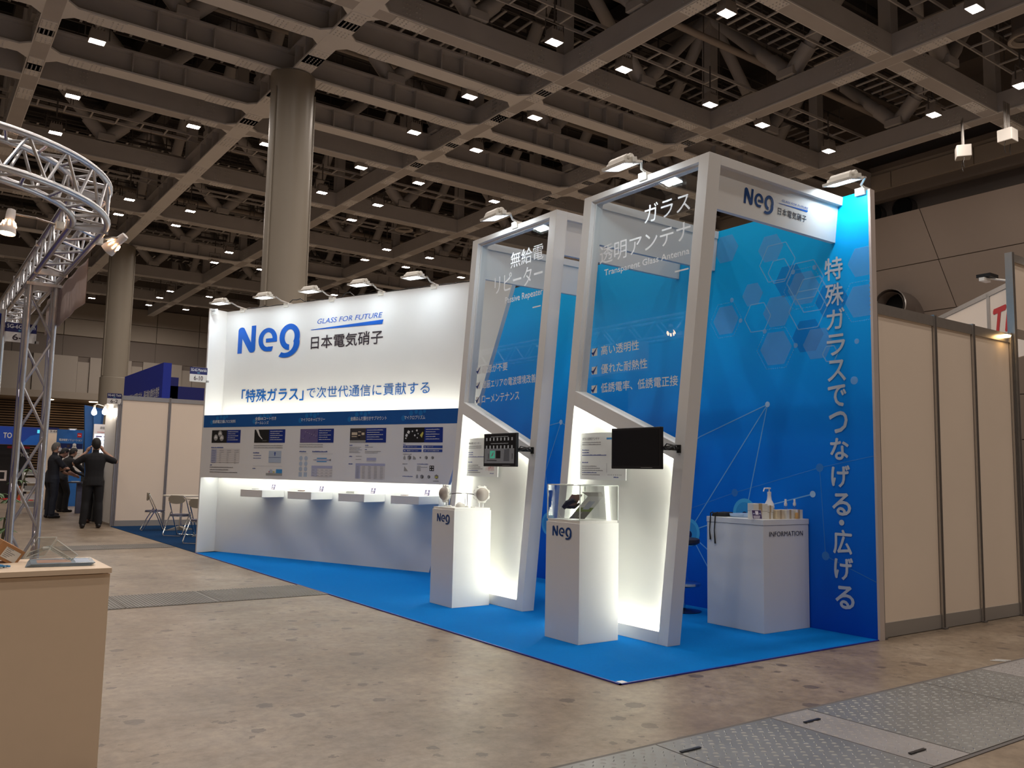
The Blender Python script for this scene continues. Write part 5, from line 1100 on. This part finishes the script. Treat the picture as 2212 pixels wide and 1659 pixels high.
def clip_lamp(x, y, z, lab, post):
    t = thing('clip_lamp', lab, 'lamp', (x, y, z), group='bare clip lamps'); b = MB(); b.lathe([(.012, .02), (.035, -.03), (.055, -.08), (.050, -.12), (.02, -.145), (.001, -.15)], (x, y, z), BULB, 18); b.build('bulb', t, smooth=True)
    b = MB(); b.lathe([(.022, .07), (.026, .02), (.014, .015)], (x, y, z), LAMPB, 14); b.tube([(x, y, z+.06), (x+.05, y, z+.1), post], .008, LAMPB, 6); b.build('socket_arm', t)
clip_lamp(-.24, 16.4, 2.46, 'left bare clip lamp beside the 6-2 sign', (.03, 16.4, 2.5)); clip_lamp(-.10, 16.0, 2.46, 'middle bare clip lamp beside the 6-2 sign', (.03, 16.0, 2.5)); clip_lamp(.02, 15.6, 2.42, 'right bare clip lamp nearest the partition post', (.04, 15.7, 2.55))

# ================================================================== FOREGROUND LEFT: DESK, TRUSS, PLANT
_n0 = len(COL.objects)
DESKM = mat('desk_laminate', (.88, .70, .52), .35, noise=.03, bump=.03, bscale=500)
dk = thing('desk', 'beige laminate desk at the lower left corner', 'desk', (-4.2, 1.3, 0)); b = MB(); b.box(-5.8, -2.685, .985, 1.61, .695, .722, DESKM); b.build('desktop', dk, bevel=.0015)
b = MB(); b.box(-5.78, -2.69, 1.0, 1.02, -.285, .690, DESKM); b.build('front_panel', dk); b = MB(); b.box(-2.71, -2.69, 1.02, 1.60, -.285, .690, DESKM); b.build('side_panel', dk)
b = MB(); b.box(-5.78, -2.72, 1.03, 1.05, .686, .696, DARKST); b.build('joint', dk)
BRO = mat('brochure_cover', (.22, .28, .34), .25, noise=.45, nscale=9); BROO = mat('brochure_cover_warm', (.50, .30, .22), .25, noise=.4, nscale=9)
for k in range(4):
    o = thing('brochure', ['bottom', 'second', 'third', 'top'][k]+' blue-grey brochure of the fanned pile under the acrylic stand', 'brochure', (-2.90+.006*k, 1.25, .723+.004*k), local=True, rotz=-.15+.02*k, group='brochures under the acrylic stand')
    b = MB(); b.box(-.15, .15, -.11, .17, 0, .0035, BRO); b.build('cover', o); 
    if k == 3: b = MB(); b.quad([(-.12, -.06, .0037), (.04, -.06, .0037), (.04, .10, .0037), (-.12, .10, .0037)], BROO); b.quad([(.06, -.08, .0037), (.13, -.08, .0037), (.13, .13, .0037), (.06, .13, .0037)], LBLUE); b.build('cover_print', o)
ast = thing('brochure_stand', 'clear folded acrylic brochure stand on the desk', 'stand', (-2.93, 1.33, .74))
def aplate(mb, P, m=ACRYL, th=.003):
    P = [Vector(p) for p in P]; n = (P[1]-P[0]).cross(P[2]-P[0]).normalized()*th; mb.hexa(P, [p+n for p in P], m)
    for i in range(4): mb.tube([P[i]+n/2, P[(i+1) % 4]+n/2], .0022, ACEDGE, 5)
A = lambda x, z, y=1.36: (x, y, z)
for P in ([(-3.045, 1.47, .74), (-2.985, 1.43, .853), (-2.905, 1.34, .860), (-2.955, 1.36, .76)], [(-2.93, 1.38, .80), (-2.90, 1.345, .843), (-2.805, 1.28, .767), (-2.835, 1.30, .735)], [(-3.04, 1.44, .742), (-3.02, 1.44, .775), (-2.94, 1.38, .81), (-2.94, 1.37, .795)], [(-2.945, 1.38, .80), (-2.93, 1.37, .812), (-2.83, 1.30, .745), (-2.845, 1.29, .735)]):
    b = MB(); aplate(b, P); b.build('acrylic_plate', ast)
b = MB(); b.tube([(-2.96, 1.38, .80), (-2.93, 1.36, .80)], .008, ACEDGE, 10); b.build('hinge', ast)
CBM = mat('cardboard', (.42, .22, .10), .8, noise=.12, nscale=20)
cb = thing('cardboard_box', 'tilted brown cardboard box with a white label on the desk', 'box', (-3.13, 1.47, .78), local=True); R = Matrix.Rotation(math.radians(32), 4, 'Y') @ Matrix.Rotation(.35, 4, 'Z')
b = MB(); b.xf = R; b.box(-.07, .07, -.05, .09, -.045, .045, CBM); b.build('carton', cb, bevel=.001); b = MB(); b.xf = R; b.quad([(-.035, -.0515, -.03), (.055, -.0515, -.03), (.055, -.0515, .028), (-.035, -.0515, .028)], PW)
for k in range(6): b.quad([(-.028, -.052, -.022+k*.009), (.0+.01*(k % 4), -.052, -.022+k*.009), (.0+.01*(k % 4), -.052, -.019+k*.009), (-.028, -.052, -.019+k*.009)], GRY)
b.build('shipping_label', cb, 'white shipping label')
b = MB()
rnd = random.Random(3)
for k in range(9): x = -3.18+rnd.random()*.05; y = 1.16+rnd.random()*.05; b.xf = Matrix.Translation((x, y, .727+.004*(k % 3))) @ Matrix.Rotation(rnd.random()*3, 4, 'Z'); b.box(-.012, .012, -.005, .005, -.004, .004, SKY if k % 3 else PW)
b.xf = None; tag(b.build('blue_clips'), 'small heap of blue and white clips on the desk edge', 'clips')['kind'] = 'stuff'
# the desk group was drawn at 1:0.813 about the desk's front corner; set it at its true size and place
_M = Matrix.Translation((-2.865, .068, .820)) @ Matrix.Scale(.813, 4) @ Matrix.Translation((2.685, -.985, -.722))
for o in list(COL.objects)[_n0:]:
    if o.parent is None: bpy.context.view_layer.update(); o.matrix_world = _M @ o.matrix_world
# aluminium truss
def lace(mb, A0, A1, B0, B1, n, r=.011, m=TRUSSM):
    A0, A1, B0, B1 = map(Vector, (A0, A1, B0, B1))
    for i in range(n):
        a = A0.lerp(A1, i/n); c = B0.lerp(B1, (i+.5)/n); a2 = A0.lerp(A1, (i+1)/n); mb.tube([a, c], r, m, 6); mb.tube([c, a2], r, m, 6)
tr = thing('lighting_truss', 'silver aluminium truss post and curved beam at the left', 'truss', (-2.55, 6.1, 0))
xa, xb, ya, yb = -2.665, -2.425, 5.98, 6.22
def rail(pts, r=.025): b = MB(); b.tube(pts, r, TRUSSM, 12); b.build('rail', tr, smooth=True)
for x in (xa, xb):
    for y in (ya, yb): rail([(x, y, .02), (x, y, 3.09)])
b = MB()
for (p, q) in (((xa, ya), (xb, ya)), ((xb, ya), (xb, yb)), ((xb, yb), (xa, yb)), ((xa, yb), (xa, ya))): lace(b, (p[0], p[1], .1), (p[0], p[1], 3.0), (q[0], q[1], .1), (q[0], q[1], 3.0), 3, .014)
b.build('lacing', tr, smooth=True)
b = MB(); b.box(xa-.04, xb+.04, ya-.04, yb+.04, 3.07, 3.10, TRUSSM); b.box(xa-.1, xb+.1, ya-.1, yb+.1, .0, .02, TRUSSM); b.build('end_plate', tr)
z0, z1 = 3.13, 3.40
for x in (xa, xb):
    for z in (z0, z1): rail([(x, 3.48, z), (x, 12.5, z)])
b = MB()
for (p, q) in (((xa, z0), (xb, z0)), ((xb, z0), (xb, z1)), ((xb, z1), (xa, z1)), ((xa, z1), (xa, z0))): lace(b, (p[0], 3.5, p[1]), (p[0], 12.4, p[1]), (q[0], 3.5, q[1]), (q[0], 12.4, q[1]), 16, .012)
for y in (3.49, 5.5, 7.5): b.box(xa-.03, xb+.03, y-.01, y+.01, z0-.03, z0+.03, TRUSSM); b.box(xa-.03, xb+.03, y-.01, y+.01, z1-.03, z1+.03, TRUSSM)
b.build('lacing', tr, smooth=False)
cx_, cy_ = -3.68, 3.48; ri, ro_ = -cx_+xa, -cx_+xb
arc = lambda r, z: [(cx_+r*math.cos(t), cy_-r*math.sin(t), z) for t in [k*math.radians(125)/26 for k in range(27)]]
for r in (ri, ro_):
    for z in (z0, z1): rail(arc(r, z), .025)
b = MB(); n = 9
for (r1, za, r2, zb) in ((ri, z0, ro_, z0), (ro_, z0, ro_, z1), (ro_, z1, ri, z1), (ri, z1, ri, z0)):
    for i in range(n):
        t0, tm, t2_ = [math.radians(125)*q/n for q in (i, i+.5, i+1)]; P = lambda r, t, z: (cx_+r*math.cos(t), cy_-r*math.sin(t), z)
        b.tube([P(r1, t0, za), P(r2, tm, zb)], .011, TRUSSM, 6); b.tube([P(r2, tm, zb), P(r1, t2_, za)], .011, TRUSSM, 6)
b.build('lacing', tr, smooth=False)
b = MB(); b.box(-2.9, -2.78, 2.95, 3.05, z1+.02, z1+.03, mat('green_tape', (.02, .10, .04), .5)); b.build('green_tape', tr)
CLOTH = mat('banner_cloth', (.55, .46, .44), .9, noise=.05, nscale=6)
b = MB(); n = 14; vs = []; fs = []
for i in range(n+1):
    y = 4.45+(7.0-4.45)*i/n; x = xb+.045+.006*math.sin(i*1.7)
    vs += [(x, y, 3.10+.0*i), (x, y, 2.69+.012*math.sin(i*.6)), (x+.003, y, 3.10), (x+.003, y, 2.69+.012*math.sin(i*.6))]
for i in range(n): a = i*4; fs += [(a, a+4, a+5, a+1), (a+2, a+3, a+7, a+6), (a, a+2, a+6, a+4), (a+1, a+5, a+7, a+3)]
b.add(vs, fs, CLOTH); tag(b.build('cloth_banner', smooth=True), 'plain pinkish white cloth banner hung along the truss beam', 'banner')
PARG = mat('par_lens_glow', (1, 1, 1), emit=(1, .50, .22), es=70)
def par(px_, py_, pz, ld, lab, cl):
    t = thing('par_lamp', lab, 'lamp', (px_, py_, pz), group='warm lamps on the truss'); R = Matrix.Translation((px_, py_, pz)) @ Vector(ld).to_track_quat('-Z', 'Y').to_matrix().to_4x4()
    b = MB(); b.xf = R; b.lathe([(.030, .13), (.034, .10), (.034, .04), (.05, .0), (.060, -.05), (.062, -.075), (.058, -.075), (.055, -.05), (.03, .03)], (0, 0, 0), mat('par_white', (.72, .68, .66), .4), 24, caps=False); b.lathe([(.001, .131), (.03, .13)], (0, 0, 0), MATS['par_white'], 24); b.build('housing', t, smooth=True)
    b = MB(); b.xf = R; b.lathe([(.057, -.068), (.054, -.072), (.001, -.074)], (0, 0, 0), PARG, 24)
    for k in range(8): a = k*PI/4; b.tube([(.040*math.cos(a), .040*math.sin(a), .028), (.053*math.cos(a), .053*math.sin(a), -.012)], .006, PARG, 5)
    b.build('lens', t, smooth=True)
    b = MB(); e = R @ Vector((0, 0, .10)); b.tube([e, (e+Vector(cl))/2+Vector((0, 0, .012)), cl], .008, ALU, 6); b.box(cl[0]-.03, cl[0]+.03, cl[1]-.03, cl[1]+.03, cl[2]-.03, cl[2]+.03, LAMPB); b.build('clamp_arm', t)
par(-3.06, 3.85, 3.14, (-.1, -.1, -1), 'warm glowing lamp on an arm left of the truss beam', (-2.70, 3.85, 3.20)); par(-2.27, 3.93, 3.13, (-.55, .5, -.6), 'warm glowing lamp on the right side of the truss beam', (-2.40, 3.86, 3.13))
# potted plant behind the truss post
pp = thing('potted_plant', 'green leafy potted plant behind the truss post and desk', 'plant', (-2.62, 7.4, 0)); b = MB(); b.lathe([(.12, 0), (.16, .28), (.17, .28), (.15, .27), (.001, .27)], (-2.62, 7.4, 0), mat('pot_brown', (.10, .06, .04), .6), 20); b.build('pot', pp, smooth=True)
LEAF = mat('leaf_green', (.05, .12, .03), .45, noise=.3, nscale=12); rnd = random.Random(11)
b = MB(); stems = []
for k in range(9):
    a = rnd.random()*2*PI; h = .45+.75*rnd.random(); d = .08+.16*rnd.random(); tip = Vector((-2.62+d*math.cos(a), 7.4+d*math.sin(a), h)); stems.append(tip); b.tube([(-2.62, 7.4, .26), (-2.62+d*.4*math.cos(a), 7.4+d*.4*math.sin(a), h*.6), tip], .006, mat('stem', (.10, .09, .04), .6), 5)
b.build('stem', pp)
for tip in stems:
    for j in range(8):
        a = 2*PI*j/8+rnd.random(); L = .11+.05*rnd.random(); u = Vector((math.cos(a), math.sin(a), -.25-.3*rnd.random())).normalized(); s_ = Vector((-u.y, u.x, 0)).normalized()*.018
        b = MB(); p = tip; q = tip+u*L*.5+Vector((0, 0, .012)); e = tip+u*L; t3 = Vector((0, 0, .0012))
        V8 = [p, q-s_, e, q+s_]; b.add(V8+[v+t3 for v in V8], [(3, 2, 1, 0), (4, 5, 6, 7), (0, 1, 5, 4), (1, 2, 6, 5), (2, 3, 7, 6), (3, 0, 4, 7)], LEAF); b.build('leaf', pp)

# ================================================================== PEOPLE
SKIN = mat('skin', (.42, .24, .17), .5, noise=.06); HAIRB = mat('hair_black', (.012, .010, .010), .6); HAIRG = mat('hair_grey', (.10, .095, .09), .7, noise=.4, nscale=60)
def person(loc, rotz, label, mats_, pose, hair=HAIRB, mask=False, sc=1.0):
    root = thing('person', label, 'person', loc, local=True, rotz=rotz); root.scale = (sc, sc, sc)
    prims = []; vs = []; fs = []
    def stack(rings, cls):     # rings: (center, rx, ry, tangent)
        n = 16; k0 = len(vs)
        for (c, rx, ry, t) in rings:
            c = Vector(c); t = Vector(t).normalized(); ax = Vector((1, 0, 0)); ax = (ax-t*ax.dot(t)).normalized(); ay = t.cross(ax)
            for k in range(n): a = 2*PI*k/n; vs.append(c+ax*rx*math.cos(a)+ay*ry*math.sin(a))
        L = len(rings)
        for i in range(L-1):
            for k in range(n): fs.append((k0+i*n+k, k0+i*n+(k+1) % n, k0+(i+1)*n+(k+1) % n, k0+(i+1)*n+k))
        fs.append(tuple(range(k0, k0+n))[::-1]); fs.append(tuple(range(k0+(L-1)*n, k0+L*n)))
        for (a, ra, rb, _), (c, rc, rd, _) in zip(rings[:-1], rings[1:]): prims.append((Vector(a), Vector(c), (min(ra, rb)+min(rc, rd))/2*1.1, cls))
    def limb(pts, rad, cls):
        pts = [Vector(p) for p in pts]
        P = [pts[0]-(pts[1]-pts[0]).normalized()*rad[0]*.6]+pts+[pts[-1]+(pts[-1]-pts[-2]).normalized()*rad[-1]*.6]; Rr = [rad[0]*.55]+list(rad)+[rad[-1]*.55]
        mb = MB(); mb.tube(P, Rr, SKIN, 12); k0 = len(vs); vs.extend(Vector(v) for v in mb.v); fs.extend(tuple(k0+i for i in f) for f in mb.f)
        for i in range(len(pts)-1): prims.append((pts[i], pts[i+1], (rad[i]+rad[i+1])/2, cls[i] if isinstance(cls, (list, tuple)) else cls))
    pel = Vector(pose.get('pelvis', (0, 0, .93))); sd = Vector(pose.get('spine', (0, 0, 1))).normalized(); hd = Vector(pose.get('headdir', (0, .12, 1))).normalized()
    pt = lambda d, off=(0, 0, 0): pel+sd*d+Vector(off)
    T1, T2 = 'shirt', 'trouser'
    stack([(pt(-.10), .135, .10, sd), (pt(0), .168, .118, sd), (pt(.07), .160, .112, sd)], T2)
    stack([(pt(-.12), .192, .142, sd), (pt(-.02), .182, .132, sd), (pt(.06), .165, .118, sd), (pt(.16), .162, .116, sd), (pt(.28), .178, .124, sd), (pt(.38), .192, .124, sd), (pt(.455), .178, .100, sd), (pt(.505), .095, .07, sd)], T1)
    nb_ = pt(.49); hc = nb_+sd*.02+hd*.17
    limb([nb_, nb_+sd*.04+hd*.05, hc-hd*.04], [.062, .056, .055], ['skin', 'skin'])
    f_ = Vector((0, 1, 0)); f_ = (f_-hd*f_.dot(hd)).normalized(); turn = pose.get('turn', 0); f_ = Matrix.Rotation(turn, 3, hd) @ f_; rt = f_.cross(hd)
    def hp(x, y, z): return hc+rt*x+f_*y+hd*z
    n = 14; k0 = len(vs); L = 9
    for i in range(L+1):          # head: egg with jaw
        ph_ = -PI/2+PI*i/L; zz = math.sin(ph_); cr = math.cos(ph_); 
        for k in range(n):
            a = 2*PI*k/n; y = math.sin(a); wx = .074*(1-.16*max(0, -zz)); wy = .095*(1-.06*max(0, -zz)); vs.append(hp(cr*wx*math.cos(a), cr*wy*y+(.012 if zz < 0 else 0), zz*.118))
    for i in range(L):
        for k in range(n): fs.append((k0+i*n+k, k0+i*n+(k+1) % n, k0+(i+1)*n+(k+1) % n, k0+(i+1)*n+k))
    fs.append(tuple(range(k0, k0+n))[::-1]); fs.append(tuple(range(k0+L*n, k0+(L+1)*n))); prims.append((hp(0, 0, -.06), hp(0, 0, .06), .085, 'skin'))
    limb([hp(0, .085, .015), hp(0, .108, -.018)], [.012, .017], 'skin'); limb([hp(0, .075, -.085), hp(0, .083, -.09)], [.028, .024], 'skin')
    for s_ in (-1, 1): limb([hp(s_*.074, -.005, .02), hp(s_*.078, -.008, -.02)], [.018, .012], 'skin')
    hands = []
    for s_, key in ((-1, 'L'), (1, 'R')):
        hip = pel+Vector((s_*.09, 0, -.03)); kn = Vector(pose.get('knee'+key, (s_*.10, .02, .50))); an = Vector(pose.get('ankle'+key, (s_*.11, -.02, .09)))
        limb([hip, (hip+kn)/2, kn], [.102, .092, .075], T2); limb([kn, kn.lerp(an, .35)+Vector((0, -.012, 0)), an+Vector((0, 0, .0))], [.074, .072, .066], T2)
        fd = Vector(pose.get('foot', (s_*.15, 1, 0))).normalized(); limb([an+Vector((0, 0, -.045))-fd*.05, an+Vector((0, 0, -.048))+fd*.08, an+Vector((0, 0, -.058))+fd*.17], [.044, .046, .034], 'shoe')
        sh_ = pt(.42)+Vector((s_*.175, 0, 0)); el = Vector(pose['elbow'+key]); wr_ = Vector(pose['wrist'+key])
        sl = pose.get('sleeve', 'short'); limb([pt(.43)+Vector((s_*.10, 0, 0)), sh_, sh_.lerp(el, .78)], [.07, .070, .062], T1); limb([sh_.lerp(el, .7), el], [.048, .043], T1 if sl == 'long' else ['skin']); limb([el, el.lerp(wr_, .4), wr_], [.044, .041, .028], T1 if sl == 'long' else 'skin')
        d = (wr_-el).normalized(); pd = Vector(pose.get('palm'+key, d)).normalized(); limb([wr_, wr_+pd*.045, wr_+pd*.085], [.027, .036, .032], 'skin'); hands.append((wr_, pd, s_))
    me = bpy.data.meshes.new('body'); me.from_pydata([tuple(v) for v in vs], [], fs); bm = bmesh.new(); bm.from_mesh(me); bmesh.ops.recalc_face_normals(bm, faces=bm.faces); bm.to_mesh(me); bm.free()
    o = bpy.data.objects.new('tmp', me); COL.objects.link(o); m1 = o.modifiers.new('r', 'REMESH'); m1.mode = 'VOXEL'; m1.voxel_size = .0115; m2 = o.modifiers.new('s', 'SMOOTH'); m2.iterations = 5
    nm = bpy.data.meshes.new_from_object(o.evaluated_get(bpy.context.evaluated_depsgraph_get())); bpy.data.objects.remove(o)
    # fingers: four and a thumb on each hand, added to the same body mesh
    mb = MB(); mb.mats = []; 
    for wr_, pd, s_ in hands:
        side = pd.cross(Vector((0, 0, 1))); side = side.normalized() if side.length > .2 else Vector((1, 0, 0)); dn = side.cross(pd).normalized()
        for i, L_ in enumerate((.062, .074, .070, .055)):
            base = wr_+pd*.078+side*((i-1.5)*.018); mb.tube([base, base+pd*L_*.5-dn*.004, base+pd*L_*.85-dn*.018, base+pd*L_*.95-dn*.03], [.0092, .0086, .0078, .006], SKIN, 7)
        b0_ = wr_+pd*.03+side*.028*-s_; mb.tube([b0_, b0_+pd*.03+side*.024*-s_, b0_+pd*.055+side*.026*-s_-dn*.01], [.012, .010, .007], SKIN, 7)
    names = ['shirt', 'trouser', 'skin', 'shoe']; 
    for q in names: nm.materials.append(mats_[q])
    bm = bmesh.new(); bm.from_mesh(nm); bvs = [bm.verts.new(p) for p in mb.v]
    nb0 = len(bm.faces)
    for f in mb.f:
        try: fc_ = bm.faces.new([bvs[i] for i in f]); fc_.material_index = 2
        except ValueError: pass
    bm.to_mesh(nm); bm.free()
    n0 = nb0; C0 = np.array([p.center for p in nm.polygons]); best = np.full(len(C0), 1e9); idx = np.zeros(len(C0), int)
    for a, c, r, cls in prims:
        a = np.array(a); c = np.array(c); d = c-a; t = np.clip(((C0-a) @ d)/max(1e-9, d @ d), 0, 1); dist = np.linalg.norm(C0-(a+t[:, None]*d), axis=1)-r; m_ = dist < best-.002; best[m_] = dist[m_]; idx[m_] = names.index(cls)
    idx[n0:] = 2; nm.polygons.foreach_set('material_index', idx.astype(np.int32)); nm.polygons.foreach_set('use_smooth', [True]*len(nm.polygons)); nm.update()
    body = bpy.data.objects.new('body', nm); COL.objects.link(body); body.parent = root
    # hair cap
    mb = MB(); n = 22; L = 10; vv = []; ff_ = []
    for i in range(L+1):
        for k in range(n):
            a = 2*PI*k/n; back = -math.sin(a); lim = -.1+.95*max(0, math.sin(a))**.8 - .75*max(0, back); z_ = lim+(1-lim)*i/L; cr = math.sqrt(max(0, 1-z_*z_)); w_ = 1.0+.015*math.sin(k*5.1+i*2.3); vv.append(hp(cr*.085*w_*math.cos(a), cr*.106*w_*math.sin(a), z_*.131*w_))
    for i in range(L):
        for k in range(n): ff_.append((i*n+k, i*n+(k+1) % n, (i+1)*n+(k+1) % n, (i+1)*n+k))
    mb.add(vv, ff_, hair); h_ = mb.build('hair', root, smooth=True); h_.parent = root; h_.matrix_parent_inverse = Matrix()
    mb = MB()
    for s_ in (-1, 1): mb.lathe([(.001, -.008), (.009, -.003), (.009, .003), (.001, .008)], hp(s_*.030, .085, .018), HAIRB, 8)
    mb.tube([hp(-.022, .094, -.052), hp(0, .100, -.054), hp(.022, .094, -.052)], .004, mat('lip', (.30, .12, .10), .5), 6); mb.build('facial_features', root)
    if mask:
        mb = MB(); vv = []; ff_ = []
        for i in range(6):
            for k in range(11): a = PI*.08+PI*.84*k/10; z_ = -.62+.72*i/5; cr = math.sqrt(1-z_*z_*.7); vv.append(hp(cr*.082*math.cos(a), cr*.112*math.sin(a)+.006*math.sin(PI*k/10), z_*.118))
        for i in range(5):
            for k in range(10): ff_.append((i*11+k, i*11+k+1, (i+1)*11+k+1, (i+1)*11+k))
        mb.add(vv, ff_, mat('mask_white', (.78, .78, .78), .7)); mb.build('face_mask', root, smooth=True)
    return root
BS = mat('shirt_black', (.010, .010, .012), .85, noise=.2, nscale=30); BT = mat('trouser_black', (.009, .009, .011), .8, noise=.2, nscale=30); SHOE = mat('shoe_black', (.012, .010, .010), .3); NVS = mat('shirt_dark_navy', (.012, .014, .022), .8, noise=.2, nscale=30); NVT = mat('trouser_navy', (.014, .018, .030), .8, noise=.2, nscale=30); BRT = mat('trouser_charcoal', (.035, .028, .022), .8); GBS = mat('shirt_blue_grey', (.05, .065, .09), .8, noise=.15, nscale=30); BRS = mat('shoe_brown', (.06, .025, .015), .3)
D1 = dict(shirt=BS, trouser=BT, skin=SKIN, shoe=SHOE)
person((-.42, 14.83, 0), -.06, 'person in black clothes seen from behind, both hands raised to the face', D1, dict(elbowL=(-.36, .06, 1.22), wristL=(-.14, .15, 1.46), elbowR=(.38, .06, 1.27), wristR=(.14, .15, 1.49), palmL=(.35, .1, .7), palmR=(-.35, .1, .7), ankleL=(-.15, -.02, .09), ankleR=(.13, -.02, .09), kneeL=(-.12, .0, .5), kneeR=(.11, .0, .5), foot=(0, 1, 0), headdir=(0, .05, 1)), sc=1.03)
person((-.66, 18.5, 0), -1.35, 'grey-haired person in dark shirt and white mask standing with folded arms', dict(shirt=NVS, trouser=NVT, skin=SKIN, shoe=SHOE), dict(elbowL=(-.20, .16, 1.14), wristL=(.10, .26, 1.13), elbowR=(.20, .16, 1.14), wristR=(-.08, .27, 1.10), palmL=(1, -.2, .1), palmR=(-1, -.2, 0), headdir=(0, .16, 1)), hair=HAIRG, mask=True, sc=1.01)
person((-.52, 19.6, 0), -1.45, 'dark-haired person leaning forward beside the masked person', dict(shirt=BS, trouser=BRT, skin=SKIN, shoe=SHOE), dict(pelvis=(0, -.08, .92), spine=(0, .42, 1), headdir=(0, .75, 1), elbowL=(-.24, .30, 1.05), wristL=(-.10, .48, .98), elbowR=(.24, .30, 1.05), wristR=(.1, .48, .98)), sc=1.0)
person((-.02, 21.2, 0), -1.1, 'person in a dark suit leaning over the small table', dict(shirt=BS, trouser=BT, skin=SKIN, shoe=SHOE), dict(pelvis=(0, -.12, .92), spine=(0, .5, 1), headdir=(0, .5, 1), sleeve='long', elbowL=(-.22, .42, 1.02), wristL=(-.1, .62, .92), elbowR=(.22, .42, 1.02), wristR=(.1, .62, .92)), sc=1.02)
person((-.10, 16.5, 0), -.5, 'person in a blue-grey shirt stooping, half hidden behind the photographing person', dict(shirt=GBS, trouser=BT, skin=SKIN, shoe=BRS), dict(pelvis=(0, -.22, .90), spine=(0, .75, 1), headdir=(0, .9, .9), elbowL=(-.25, .45, .95), wristL=(-.15, .50, .70), elbowR=(.25, .45, .95), wristR=(.15, .50, .70), palmR=(0, .3, -1), palmL=(0, .3, -1)), sc=.98)
